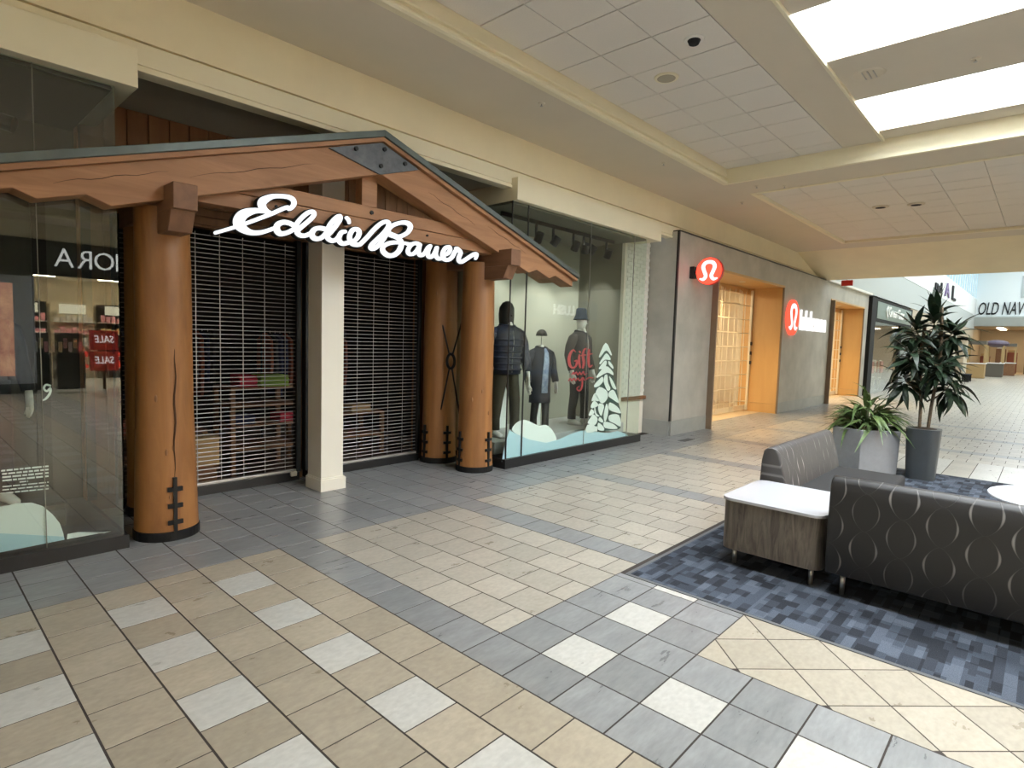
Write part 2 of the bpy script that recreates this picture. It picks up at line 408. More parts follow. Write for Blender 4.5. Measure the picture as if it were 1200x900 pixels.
def ribbon(mb, pts, to3, d0, d1):
    """pts (a, b, width): flat brush stroke with round ends, extruded between depths d0 and d1; to3(a, b, d) -> world"""
    n = len(pts); L = []; Rr = []
    for i in range(n):
        a, b = pts[max(i-1, 0)], pts[min(i+1, n-1)]
        dx, dy = b[0]-a[0], b[1]-a[1]; l = math.hypot(dx, dy) or 1
        nx, ny = -dy/l, dx/l; w = pts[i][2]/2
        L.append((pts[i][0]+nx*w, pts[i][1]+ny*w)); Rr.append((pts[i][0]-nx*w, pts[i][1]-ny*w))
    for i in range(n-1):
        for d in (d0, d1): mb.quad(to3(*L[i], d), to3(*L[i+1], d), to3(*Rr[i+1], d), to3(*Rr[i], d))
        mb.quad(to3(*L[i], d0), to3(*L[i+1], d0), to3(*L[i+1], d1), to3(*L[i], d1))
        mb.quad(to3(*Rr[i], d0), to3(*Rr[i+1], d0), to3(*Rr[i+1], d1), to3(*Rr[i], d1))
    for i in (0, n-1):
        w = pts[i][2]/2; ring = [(pts[i][0]+w*math.cos(2*PI*k/12), pts[i][1]+w*math.sin(2*PI*k/12)) for k in range(12)]
        for d in (d0, d1): mb.quad(*[to3(*q, d) for q in ring])
        for k in range(12):
            mb.quad(to3(*ring[k], d0), to3(*ring[(k+1) % 12], d0), to3(*ring[(k+1) % 12], d1), to3(*ring[k], d1))
    return mb
def text_mesh(s, w, h, depth, origin, xd, up, shear=0.0, bold=0.0):
    """flat lettering fitted to w x h metres; origin = lower left, xd / up = unit directions in the world"""
    cu = bpy.data.curves.new('lettering', 'FONT'); cu.body = s; cu.size = 1.0; cu.shear = shear; cu.offset = bold; cu.extrude = 0.5; cu.resolution_u = 3
    o = bpy.data.objects.new('lettering', cu); C.objects.link(o)
    dg = bpy.context.evaluated_depsgraph_get(); me = bpy.data.meshes.new_from_object(o.evaluated_get(dg))
    bpy.data.objects.remove(o)
    xs = [v.co.x for v in me.vertices]; ys = [v.co.y for v in me.vertices]
    x0, x1, y0, y1 = min(xs), max(xs), min(ys), max(ys)
    xd = Vector(xd); up = Vector(up); nn = xd.cross(up); og = Vector(origin)
    for v in me.vertices:
        c = v.co.copy()
        v.co = og+xd*((c.x-x0)/(x1-x0)*w)+up*((c.y-y0)/(y1-y0)*h)+nn*((c.z+0.5)*depth)
    return me
XP, YP, ZP = Vector((1, 0, 0)), Vector((0, 1, 0)), Vector((0, 0, 1))

# ================================================================== FLOOR
GX, GY, P1, P2 = 2.0714, 2.2278, 0.305, 0.3059
RUG = (3.66, 10.0, -5.45, 2.19)               # carpet x0, x1, y0, y1
YB = GY+7*P2                                   # edge of the grey strip along the shops
YW = 6.40                                      # line of the shutters
floor = struct('floor', box(-9, -8.6, -0.08, 66, 8.5, -0.0014), 'grout')
def tile_poly(mb, pts, c=0.0007):
    n = len(pts); cx = sum(p[0] for p in pts)/n; cy = sum(p[1] for p in pts)/n
    inn = []
    for x, y in pts:
        l = math.hypot(x-cx, y-cy) or 1; k = 1-c*1.4/l; inn.append((cx+(x-cx)*k, cy+(y-cy)*k))
    b = len(mb.v)
    mb.v += [(x, y, -0.0012) for x, y in pts]+[(x, y, 0.0) for x, y in inn]
    mb.f.append(tuple(range(b+n, b+2*n))); mb.mi.append(mb.cur)
    for i in range(n):
        j = (i+1) % n; mb.f.append((b+i, b+j, b+n+j, b+n+i)); mb.mi.append(mb.cur)
tiles = []                                     # (kind, polygon)
def rect_tile(kind, x0, x1, y0, y1, gx=0.0048, gy=0.0036):
    if x1-x0 < 0.03 or y1-y0 < 0.03: return
    tiles.append((kind, [(x0+gx, y0+gy), (x1-gx, y0+gy), (x1-gx, y1-gy), (x0+gx, y1-gy)]))
def column(i, lo, hi, phase, kindf, x0=None, x1=None, **k):
    x0 = GX+P1*i if x0 is None else x0; x1 = GX+P1*(i+1) if x1 is None else x1
    ja = math.floor((GY-hi)/P2-phase)-1; jb = math.ceil((GY-lo)/P2-phase)+1
    for j in range(ja, jb):
        yt, yb = GY-P2*(j+phase), GY-P2*(j+1+phase)
        a, b = max(lo, yb), min(hi, yt)
        if b-a > 0.02: rect_tile(kindf(i, j), x0, x1, a, b, **k)
BANDS = {0, 6, 13, 20, 27, 34, 41, 48}
def beige(i, j): return 't_white' if (i < 0 and i % 2 == 0 and j % 2 == 0) else 't_beige'
def pale(i, j): return 't_grey' if i in BANDS else 't_pale'
def grey(i, j): return 't_grey'
for i in range(-36, 209):
    ph = 0.5 if i % 2 else 0.0
    xa, xb = GX+P1*i, GX+P1*(i+1); xm = (xa+xb)/2
    top = YW+0.35 if 1.2 < xm < 5.5 else 5.5
    if i > 76: top = 5.1
    if i < 60: column(i, YB, top, ph if i != 0 else 0.0, grey)
    hi = YB if i < 60 else top
    if i < 0: column(i, -8.5, hi, ph, beige)
    elif xb <= RUG[0]-0.01:
        column(i, GY, hi, 0.0 if i == 0 else ph, pale)
        if i < 3: column(i, -8.5, GY, 0.0, lambda i, j: 't_white' if (i == 1 and j % 2 == 1) else 't_grey', gx=0.0042, gy=0.0042)
        else: column(i, GY-3*P2, GY, 0.0, lambda i, j: 't_white' if (i == 3 and j == 1) else 't_grey', gx=0.0042, gy=0.0042)
    elif xa < RUG[1]:
        column(i, GY, hi, ph, pale)
        column(i, -8.5, RUG[2], ph, pale)
    elif xb < 11.7:
        column(i, GY, hi, ph, pale)
        column(i, -8.5, GY, 0.0, lambda i, j: 't_white' if j % 4 else 't_pale', gx=0.0025, gy=0.004)
    else: column(i, -8.5, hi, ph, pale)
# thin cut pieces between the grey field and the carpet, and beside the carpet's far edge
for j in range(-0, 3): rect_tile('t_white' if j == 1 else 't_grey', GX+5*P1, RUG[0], GY-P2*(j+1), GY-P2*j, gx=0.002)
# diagonal field
def clip(poly, x0, x1, y0, y1):
    for ax, lim, sg in ((0, x0, 1), (0, x1, -1), (1, y0, 1), (1, y1, -1)):
        out = []
        for k in range(len(poly)):
            a, b = poly[k], poly[(k+1) % len(poly)]
            ia, ib = (a[ax]-lim)*sg >= 0, (b[ax]-lim)*sg >= 0
            if ia: out.append(a)
            if ia != ib:
                t = (lim-a[ax])/(b[ax]-a[ax]); out.append((a[0]+(b[0]-a[0])*t, a[1]+(b[1]-a[1])*t))
        poly = out
        if len(poly) < 3: return []
    return poly
D = 0.2182; g = 0.005
for a in range(-40, 6):
    for b in range(-6, 44):
        cx, cy = 3.664+(a+b+1)*D, 1.312+(a-b)*D
        if not (2.7 < cx < 3.95 and -8 < cy < 1.6): continue
        q = clip([(cx-D+g, cy), (cx, cy-D+g), (cx+D-g, cy), (cx, cy+D-g)], GX+3*P1+0.003, RUG[0]-0.003, -8, GY-3*P2-0.003)
        if len(q) >= 3 and abs(sum(q[k][0]*q[(k+1) % len(q)][1]-q[(k+1) % len(q)][0]*q[k][1] for k in range(len(q)))) > 0.004:
            tiles.append(('t_diag', q))
rank = []
for k, (kind, q) in enumerate(tiles):
    ps = [proj((x, y, 0)) for x, y in q]
    if any(p is None for p in ps): continue
    cxp = sum(p[0] for p in ps)/len(ps); cyp = sum(p[1] for p in ps)/len(ps)
    if not (-10 < cxp < 1210 and 400 < cyp < 912): continue
    ar = abs(sum(ps[i][0]*ps[(i+1) % len(ps)][1]-ps[(i+1) % len(ps)][0]*ps[i][1] for i in range(len(ps))))/2
    if RUG[0] < sum(p[0] for p in q)/len(q) < RUG[1] and RUG[2] < sum(p[1] for p in q)/len(q) < RUG[3]: continue
    rank.append((-ar, k))
rank.sort(); single = {k for _, k in rank[:290]}
cache = {}; rest = {}
for k, (kind, q) in enumerate(tiles):
    if k in single:
        cx = sum(p[0] for p in q)/len(q); cy = sum(p[1] for p in q)/len(q)
        loc = [(round(x-cx, 4), round(y-cy, 4)) for x, y in q]; key = (kind, tuple(loc))
        if key not in cache:
            mb = MB(); tile_poly(mb, loc); me = mb.mesh('floor_tile'); me.materials.append(M[kind]); cache[key] = me
        o = bpy.data.objects.new('floor_tile', cache[key]); o.location = (cx, cy, 0); link(o, floor)
    else: tile_poly(rest.setdefault(kind, MB()), q)
allm = MB(); kinds = sorted(rest)
for n_, kd in enumerate(kinds):
    off = len(allm.v); allm.v += rest[kd].v; allm.f += [tuple(i+off for i in f) for f in rest[kd].f]; allm.mi += [n_]*len(rest[kd].f)
o = add('floor_tiles_beyond', allm, kinds, floor); o['kind'] = 'stuff'

# carpet inlay
t = thing('carpet', 'blue grey modular carpet inlay under the lounge seats', 'carpet', (3.66, 2.19, 0))
add('carpet_field', box(RUG[0]+.03, RUG[2]+.03, -0.001, RUG[1]-.03, RUG[3]-.03, 0.004), 'carpet', t)
for a in ((RUG[0], RUG[2], RUG[0]+.03, RUG[3]), (RUG[1]-.03, RUG[2], RUG[1], RUG[3]), (RUG[0]+.03, RUG[3]-.03, RUG[1]-.03, RUG[3]), (RUG[0]+.03, RUG[2], RUG[1]-.03, RUG[2]+.03)):
    add('edge_strip', box(a[0], a[1], -0.001, a[2], a[3], 0.004), 'carpet_edge', t, bevel=.002)

# ================================================================== CEILING
ZL, ZT = 4.32, 4.55                            # low soffit, tiled recess
YC = -1.65                                     # centre line of the corridor
def mir(y): return 2*YC-y
WEST = -8.9
ceil = struct('ceiling', MB().box(WEST, 4.05, ZL, 9.4, 5.35, ZL+.35).box(WEST, mir(5.35), ZL, 9.4, mir(4.05), ZL+.35)
              .box(9.4, 3.95, ZL, 17.0, 5.35, ZL+.35).box(9.4, mir(5.35), ZL, 17.0, mir(3.95), ZL+.35)
              .box(9.4, mir(3.95), ZL, 10.2, 3.95, ZL+.35).box(16.1, mir(3.95), ZL, 17.0, 3.95, ZL+.35), 'soffit')
# recess over the corridor: plain panels between the skylights
SLOTS = [(7.72, 8.95), (5.42, 6.52), (3.12, 4.25), (-6.1, -4.9)]  # last slot is unseen, added as fill light from behind the camera
mb = MB().box(WEST, 1.88, ZT, 9.4, 2.36, ZT+.12).box(WEST, mir(2.36), ZT, 9.4, mir(1.88), ZT+.12)
add('plain_ceiling_strip', mb, 'soffit', ceil)
xs = sorted(SLOTS); edges = [WEST]+[v for s in xs for v in s]+[9.4]
for k in range(0, len(edges), 2):
    add('ceiling_panel', box(edges[k], mir(1.86), ZT+.02, edges[k+1], 1.86, ZT+.14), 'soffit', ceil)
add('lip_moulding', MB().box(WEST, 1.855, ZT-.015, 9.4, 1.89, ZT+.06), 'cream_lite', ceil, bevel=.008)
# tiles of the recess
def tile_grid(xs, ys, z, vis):
    tl = None; joined = MB(); me_c = {}
    for a, b in zip(xs, xs[1:]):
        for c, d in zip(ys, ys[1:]):
            w, h = b-a-.015, d-c-.008
            p = proj(((a+b)/2, (c+d)/2, z))
            seen = p and -60 < p[0] < 1260 and -60 < p[1] < 420 and vis
            if seen:
                key = (round(w, 3), round(h, 3))
                if key not in me_c:
                    me = MB().box(-w/2, -h/2, 0, w/2, h/2, .018).mesh('ceiling_tile'); me.materials.append(M['ceil_tile']); me_c[key] = me
                o = bpy.data.objects.new('ceiling_tile', me_c[key]); o.location = ((a+b)/2, (c+d)/2, z+random.uniform(-.0015, .0015)); link(o, ceil)
            else: joined.box(a+.0075, c+.004, z, b-.0075, d-.004, z+.018)
    if joined.v:
        o = add('ceiling_tiles_beyond', joined, 'ceil_tile', ceil); o['kind'] = 'stuff'
xa = [3.797+.576*k for k in range(-22, 10)]; xa = [v for v in xa if WEST < v < 9.2]+[9.36]
tile_grid(xa, [2.365, 2.93, 3.495, 4.04], ZT, True)
tile_grid(xa, [mir(4.04), mir(3.495), mir(2.93), mir(2.365)], ZT, False)
tile_grid([10.26+.581*k for k in range(11)], [3.89-.605*k for k in range(18, -1, -1)], ZL+.045, True)
add('grid_backing', MB().box(WEST, 2.36, ZT+.02, 9.4, 4.10, ZT+.05).box(WEST, mir(4.10), ZT+.02, 9.4, mir(2.36), ZT+.05).box(10.2, mir(3.95), ZL+.064, 16.1, 3.95, ZL+.10), 'ceil_gap', ceil)
# crown moulding of the recess
prof = [(4.10, ZL-.004), (4.035, ZL-.004), (4.012, ZL+.006), (4.006, ZL+.022), (4.012, ZL+.036), (4.035, ZL+.044), (4.045, ZL+.052), (4.045, ZL+.07), (4.02, ZL+.078), (4.012, ZL+.09), (4.022, ZL+.13), (4.038, ZL+.19), (4.045, ZT+.02), (4.10, ZT+.02)]
struct('trim_1', MB().prism(prof, WEST, 9.4, 'X'), 'cream_lite', label='cream crown moulding along the tiled ceiling recess')
struct('trim_2', MB().prism([(mir(a), b) for a, b in prof], WEST, 9.4, 'X'), 'cream_lite')
px = [(9.33+4.05-a, b) for a, b in prof]
struct('trim_3', MB().prism([(9.4-(a-4.05) if False else 13.43-a, b) for a, b in prof], mir(4.05), 4.05, 'Y'), 'cream_lite')
# shallow frame of the second tiled field
fr = MB().box(10.2, 3.89, ZL-.012, 16.16, 3.97, ZL+.06).box(16.08, mir(3.97), ZL-.012, 16.16, 3.89, ZL+.06).box(10.16, mir(3.97), ZL-.012, 10.24, 3.97, ZL+.06)
struct('trim_4', fr, 'cream_lite', bevel=.01)
# skylight wells and panes
for k, (a, b) in enumerate(SLOTS):
    y0, y1, zt = mir(1.86), 1.86, 5.15
    w = MB().box(a-.04, y0, ZT+.14, a, y1, zt).box(b, y0, ZT+.14, b+.04, y1, zt).box(a-.04, y1, ZT+.06, b+.04, y1+.04, zt).box(a-.04, y0-.04, ZT+.06, b+.04, y0, zt)
    add('skylight_well', w, 'white', ceil)
    pane = struct('window_%d' % (k+10), box(a-.04, y0-.04, zt, b+.04, y1+.04, zt+.02), 'sky', label='white daylit skylight pane across the corridor ceiling')
# slope down to the court's entrance, upper wall above it
struct('ceiling_slope', MB().prism([(17.0, ZL), (19.3, 3.78), (19.42, 3.78), (19.42, 10.2), (19.2, 10.2), (19.2, ZL+.35), (17.0, ZL+.35)], -8.6, 5.30, 'Y'), 'cream')  # warm light bounced from the plaster shop is put into this cream

# ================================================================== WALLS
YF = 5.25
# cream fascia over the shops, with its stepped lower band
struct('wall_left', MB().box(WEST, YF, 3.892, 17.6, YF+.12, ZL+.05).box(17.6, YF, 3.79, 19.25, YF+.12, ZL), 'cream')
struct('trim_5', MB().box(WEST, YF-.022, 3.705, 19.25, YF+.12, 3.868).box(WEST, YF-.010, 3.69, 19.25, YF+.12, 3.706).box(WEST, YF-.030, 3.655, 19.25, YF+.12, 3.69).box(WEST, YF+.04, 3.868, 19.25, YF+.12, 3.893), 'cream_lite', bevel=.004)
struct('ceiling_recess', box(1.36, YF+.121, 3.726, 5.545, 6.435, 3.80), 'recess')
# back of the camera and the far right side
struct('wall_back', box(WEST-.15, -8.6, 0, WEST, 8.5, 4.7), 'cream')
struct('wall_right', MB().box(WEST, -8.75, 3.9, 19.3, -8.55, ZL+.3).box(WEST, -8.75, 0, 0.6, -8.55, 3.9).box(9.4, -8.75, 0, 21.4, -8.55, 3.9).box(27.4, -8.75, 0, 65, -8.55, 3.9).box(19.3, -8.75, 3.9, 65, -8.55, 10.2), 'cream_lite')

# ------------------------------------------------------------------ far court
struct('wall_left_upper', MB().box(19.4, 5.05, 5.02, 65, 5.25, 6.45).box(19.4, 5.05, 9.2, 65, 5.25, 10.2).box(19.4, 5.05, 6.4, 40, 5.25, 9.3), 'court')
struct('wall_left_band', box(19.4, 5.07, 3.80, 65, 5.3, 5.03), 'court_grey')  # the shade on this lower band is put into its grey colour
struct('trim_6', box(19.3, 5.0, 3.755, 25.1, 5.3, 3.83), 'white')
for k in range(17):
    x = 40.6+1.45*k
    w = struct('window_%d' % (30+k), box(x, 5.10, 6.5, x+1.25, 5.14, 9.2), 'clere', label='tall daylit clerestory pane above the far shops')
    add('window_post', box(x-.2, 5.04, 6.4, x, 5.2, 9.25), 'court', w)
struct('wall_far', MB().box(65, -8.7, 4.95, 65.3, 5.3, 10.2), 'court')
struct('trim_7', MB().prism([(65, 4.12), (65.6, 4.12), (65.6, 4.95), (64.6, 4.95), (64.6, 4.85)], -8.7, 5.3, 'Y'), 'court_grey')
struct('ceiling_court', MB().box(19.3, 2.4, 10.0, 65.3, 5.3, 10.2).box(19.3, -8.7, 10.0, 65.3, -5.7, 10.2).box(19.3, -5.7, 10.0, 21.5, 2.4, 10.2).box(63, -5.7, 10.0, 65.3, 2.4, 10.2), 'court')
struct('window_9', box(21.5, -5.7, 10.2, 63, 2.4, 10.25), 'sky2', label='long daylit skylight over the far court')
for k in range(9): add('skylight_bar', box(25+4.3*k, -5.7, 10.0, 25.3+4.3*k, 2.4, 10.2), 'court', bpy.data.objects['ceiling_court'])

# ================================================================== TIMBER PORTICO
XM, ZA, SL = 3.41, 3.718, 0.326
def zr(d, off=0.0): return ZA-SL*d+off
port = thing('timber_portico', 'log and timber gable portico with dark metal roof at the shuttered shop entrance', 'portico', (XM, 5.6, 0))
def rafter(sg):
    pr_ = [(0, -.105), (3.20, -.105), (3.20, -.20), (2.81, -.212), (2.69, -.298), (2.42, -.303), (2.27, -.405), (0, -.412)]
    return [(XM+sg*d, zr(d, o)) for d, o in pr_]
for sg in (-1, 1):
    add('rafter', MB().prism(rafter(sg), 5.0, 5.22), 'beam', port, bevel=.006)
    add('roof_panel', MB().prism([(XM, zr(0)), (XM+sg*3.27, zr(3.27)), (XM+sg*3.27, zr(3.27, -.062)), (XM, zr(0, -.062))], 4.93, 5.66), 'roofmetal', port, bevel=.004)
    add('eave_board', MB().prism([(XM, zr(0, -.064)), (XM+sg*3.25, zr(3.25, -.064)), (XM+sg*3.25, zr(3.25, -.104)), (XM, zr(0, -.104))], 4.955, 5.65), 'beam', port)
for sg, d0, d1_, off in ((-1, .7, 1.75, -.25), (-1, 1.9, 2.6, -.20), (1, .6, 1.3, -.27), (1, 1.5, 2.2, -.19)):
    ck = MB().tube([(XM+sg*(d0+(d1_-d0)*k/10), 4.9995, zr(d0+(d1_-d0)*k/10, off+.008*math.sin(k*1.7))) for k in range(11)], [.0008+.0022*math.sin(PI*k/10) for k in range(11)], 5)
    add('crack', ck, 'log_dark', [o_ for o_ in port.children if o_.name.startswith('rafter')][0 if sg < 0 else 1])
# gusset plate with bolts
gp = add('gusset_plate', MB().prism([(XM, zr(0, -.112)), (XM+.46, zr(.46, -.118)), (XM-.02, zr(0, -.425)), (XM-.58, zr(.58, -.118))], 4.978, 5.0), 'plate', port, bevel=.003)
for x, z in ((XM-.30, 3.47), (XM+.02, 3.545), (XM+.27, 3.465), (XM-.02, 3.375)):
    add('bolt', MB().tube([(x, 4.978, z), (x, 4.958, z)], .021, 8), 'iron', gp)
add('tie_beam', box(1.62, 5.12, 2.872, 5.20, 5.28, 3.0), 'beam', port, bevel=.006)
add('tie_beam', box(1.62, 5.125, 2.742, 5.20, 5.28, 2.868), 'beam', port, bevel=.006)
kp = add('king_post', box(3.285, 5.14, 3.0, 3.465, 5.26, 3.33), 'beam', port, bevel=.005)
add('bolt', MB().tube([(3.385, 5.13, 2.94), (3.385, 5.105, 2.94)], .02, 8), 'iron', kp)
def log_post(cx, cy, r0, r1, h, strap_angs, crack=None, seed=0):
    rnd = random.Random(seed); prof = []
    N = 22
    for i in range(N+1):
        t_ = i/N; r = r0+(r1-r0)*min(1, t_*1.3)+.004*math.sin(9*t_+seed)+rnd.uniform(-.0015, .0015)
        if t_ < .04: r += .006
        prof.append((r, .075+(h-.075)*t_))
    p = add('log_post', MB().lathe(prof, cx, cy, 36), 'log', port, smooth=True)
    autosmooth(p, 0.9)
    add('base_ring', MB().lathe([(r0+.016, 0), (r0+.016, .07), (r0+.008, .078)], cx, cy, 36), 'iron', p)
    for an in strap_angs:
        mbs = MB()
        def on(a_, z_, out=.007):
            rr = r0+.012+out-.02*min(1, z_/h*1.3)*0; return (cx+rr*math.cos(a_), cy+rr*math.sin(a_), z_)
        def patch(a0, a1, z0, z1, n=4):
            for k in range(n):
                b0, b1 = a0+(a1-a0)*k/n, a0+(a1-a0)*(k+1)/n
                mbs.quad(on(b0, z0), on(b1, z0), on(b1, z1), on(b0, z1))
                mbs.quad(on(b0, z1), on(b1, z1), on(b1, z1, -.02), on(b0, z1, -.02)); mbs.quad(on(b0, z0), on(b1, z0), on(b1, z0, -.02), on(b0, z0, -.02))
            for b_ in (a0, a1): mbs.quad(on(b_, z0), on(b_, z1), on(b_, z1, -.02), on(b_, z0, -.02))
        patch(an-.055, an+.055, .07, .52, 2)
        for zz in (.135, .27, .405): patch(an-.23, an+.23, zz, zz+.035)
        add('iron_strap', mbs, 'iron', p)
    if crack:
        a0, z0, z1 = crack; mc = MB(); pts = []
        for k in range(15):
            z_ = z0+(z1-z0)*k/14; a_ = a0+.11*(k/14)+.03*math.sin(k*1.3)
            rr = r0+(r1-r0)*min(1, 1.3*z_/h)+.0035; pts.append((cx+rr*math.cos(a_), cy+rr*math.sin(a_), z_))
        mc.tube(pts, [.002+.006*math.sin(PI*k/14) for k in range(15)], 5); add('crack', mc, 'log_dark', p)
    for k in range(4):
        a_ = rnd.uniform(-2.6, -.6); z_ = rnd.uniform(.3, h-.4)
        rr = r0+(r1-r0)*min(1, 1.3*z_/h)-.004
        kn = MB().ell((cx+rr*math.cos(a_), cy+rr*math.sin(a_), z_), (.011, .011, .030), 10, 6); add('knot', kn, 'boards', p)
    return p
A0 = lambda cx, cy: math.atan2(-cy, -cx)      # direction towards where the photo was taken
log_post(1.56, 5.335, .228, .198, 2.66, [A0(1.56, 5.335)+.26], (A0(1.56, 5.335)+.26, .52, 1.55), 1)
log_post(5.20, 5.43, .228, .208, 2.66, [A0(5.2, 5.43)+.85, A0(5.2, 5.43)-.95], None, 2)
log_post(5.20, 6.16, .235, .22, 3.0, [A0(5.2, 6.16)+.5, A0(5.2, 6.16)-.9], None, 3)
log_post(1.70, 6.12, .23, .22, 3.0, [], None, 4)
for cx in (1.56, 5.20):                        # stub beams over the front posts
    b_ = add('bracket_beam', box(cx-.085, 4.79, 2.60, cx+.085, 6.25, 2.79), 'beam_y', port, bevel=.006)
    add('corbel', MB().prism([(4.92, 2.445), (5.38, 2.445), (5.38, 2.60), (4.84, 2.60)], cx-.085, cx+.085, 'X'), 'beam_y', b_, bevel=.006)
# forged cross brace with ring between the right-hand posts
br = MB(); rc = (5.08, 5.80, 1.40)
for y, z in ((6.02, 1.98), (5.58, 0.62), (5.56, 2.02), (6.06, 0.45)):
    d = Vector((0, y-rc[1], z-rc[2])); n_ = d.normalized(); st = Vector(rc)+n_*.075
    br.tube([tuple(st), (rc[0], y, z)], .011, 8)
brace = add('cross_brace', br, 'iron', port)
rg = MB(); pts = [(rc[0], rc[1]+.075*math.cos(2*PI*k/24), rc[2]+.095*math.sin(2*PI*k/24)) for k in range(25)]
rg.tube(pts, .02, 8, caps=False); add('ring', rg, 'iron', brace, smooth=True)

# ------------------------------------------------------------------ script sign
YS = 5.035
def cA(l): return [(245+x/12, 215+y/12, w) for x, y, w in l]
def cB(l, w=5.6): return [(310+p[0]/10, 220+p[1]/10, p[2] if len(p) > 2 else w) for p in l]
def cC(l, w=5.2): return [(390+p[0]/10.59, 225+p[1]/10.59, p[2] if len(p) > 2 else w) for p in l]
def cD(l, w=4.7): return [(460+p[0]/10.91, 250+p[1]/10.91, p[2] if len(p) > 2 else w) for p in l]
strokes = {
 'letter_e_capital': [cA([(95, 692, 4.6), (370, 612, 4.8), (520, 562, 5.0), (870, 430, 5.4), (1080, 340, 5.4)])+cB([(300, 245, 5.6), (345, 195, 6.0), (335, 140, 5.8), (280, 108, 5.4), (190, 98, 5.2), (110, 100, 6.0)])+cA([(830, 205, 8.5), (755, 255, 11), (750, 320, 9.5), (800, 385, 6.5), (880, 425, 5)]),
                      cA([(870, 420, 4.6), (760, 388, 5.2), (640, 385, 7.5), (500, 425, 12.5), (430, 500, 14.5), (430, 580, 14), (500, 650, 9.5), (600, 690, 6.6), (720, 690, 5.8), (830, 660, 5.2), (930, 625, 5.0)])],
 'letter_d': [cB([(345, 440), (285, 412), (215, 405, 6.4), (155, 435, 7.2), (145, 490, 7.6), (180, 535, 6.8), (235, 535, 6), (300, 512), (355, 475)]),
              cB([(355, 490), (385, 415), (450, 340), (520, 288), (570, 285), (580, 320), (540, 370), (470, 430), (405, 485, 6), (385, 520, 6.4), (420, 556), (480, 560), (540, 535)])],
 'letter_d_second': [cB([(705, 482), (640, 472), (585, 490, 6.2), (555, 540, 6.6), (580, 588, 6.2), (635, 598), (690, 570), (735, 515)]),
                     cB([(730, 545), (760, 450), (810, 382), (860, 338), (885, 338), (885, 372), (850, 430), (790, 505), (745, 552, 6), (745, 592), (790, 620), (840, 608), (880, 565)])],
 'letter_i': [cB([(945, 515, 4.6), (910, 520), (880, 560), (870, 600), (890, 640), (930, 655), (990, 640)])],
 'letter_dot': [cB([(962, 350, 3.8), (985, 375, 4.2), (995, 412, 3.2)])],
 'letter_e': [cB([(1015, 622, 5), (1060, 618, 5), (1100, 570), (1110, 515), (1085, 488), (1040, 492), (1005, 545), (1000, 600), (1030, 655), (1090, 668)])+cC([(340, 650, 5.4)])],
 'letter_b_capital': [cC([(340, 650), (430, 560), (500, 480), (580, 405), (650, 368), (692, 382), (690, 430), (640, 500), (560, 580), (495, 645, 5.8), (472, 690), (505, 705), (560, 670), (620, 600), (680, 505), (705, 450), (760, 408), (850, 380), (930, 386, 5.6), (965, 430, 5.8), (940, 492), (880, 535), (810, 553), (750, 532), (708, 515)]),
                      cC([(720, 535), (790, 560), (842, 600), (852, 660, 6), (820, 735, 6), (760, 782, 6), (690, 786, 6), (630, 742, 5.8), (622, 690), (665, 650), (740, 628), (830, 628, 4.2), (930, 640, 3.6)])],
 'letter_a': [cC([(900, 635, 3.4)])+cD([(200, 392, 4), (250, 392), (295, 382), (330, 392), (350, 402)]), cD([(330, 390), (290, 380), (240, 405), (205, 455), (202, 500), (232, 523), (280, 510), (322, 460), (352, 402)]), cD([(350, 405), (337, 480), (347, 528), (380, 535), (420, 500), (455, 440), (482, 418)])],
 'letter_u': [cD([(482, 420), (455, 490), (462, 550), (500, 556), (540, 510), (568, 440)]), cD([(568, 440), (555, 520), (575, 570), (610, 580), (655, 562)])],
 'letter_e_small': [cD([(655, 532), (710, 512), (738, 462), (722, 430), (682, 440), (650, 490), (640, 540), (662, 585), (712, 595), (762, 560), (800, 492), (830, 452)])],
 'letter_r': [cD([(818, 448), (850, 470), (872, 505), (852, 560), (850, 600), (878, 622), (925, 598), (990, 555), (1050, 520), (1075, 530), (1065, 580, 3)])],
}
sign = thing('script_sign', 'illuminated white script shop sign hung across the timber gable', 'sign', (3.3, YS, 2.5))
def s3(off):
    def fn(a, b, d): p = ony(a, b, YS); return (p.x, YS+d, p.z)
    return fn
bk = MB()
for nm, ss in strokes.items():
    fm = MB()
    for st in ss:
        c_ = [(a, b, w*.9) for a, b, w in catmull(st, 5)]
        ribbon(fm, c_, s3(0), -.006, .012)
        ribbon(bk, [(a, b, w+2.2) for a, b, w in c_], s3(0), .012, .075)
    add(nm.replace('_capital', '').replace('_second', '').replace('_small', ''), fm, 'letter', sign)
add('sign_backing', bk, 'blackmatt', sign)
for x in (2.4, 4.1): add('sign_standoff', MB().tube([(x, YS+.07, 2.82), (x, 5.125, 2.82)], .012, 6), 'iron', sign)

# ------------------------------------------------------------------ white pillar between the shutters
t = thing('support_pillar', 'square off-white pillar on a plinth between the two shutters', 'pillar', (3.30, 5.82, 0))
add('shaft', box(3.165, 5.695, .135, 3.43, 5.985, 3.725), 'offwhite', t, bevel=.004)
add('plinth', MB().box(3.145, 5.665, 0, 3.45, 6.0, .13).box(3.155, 5.678, .13, 3.44, 5.99, .145), 'offwhite', t, bevel=.004)

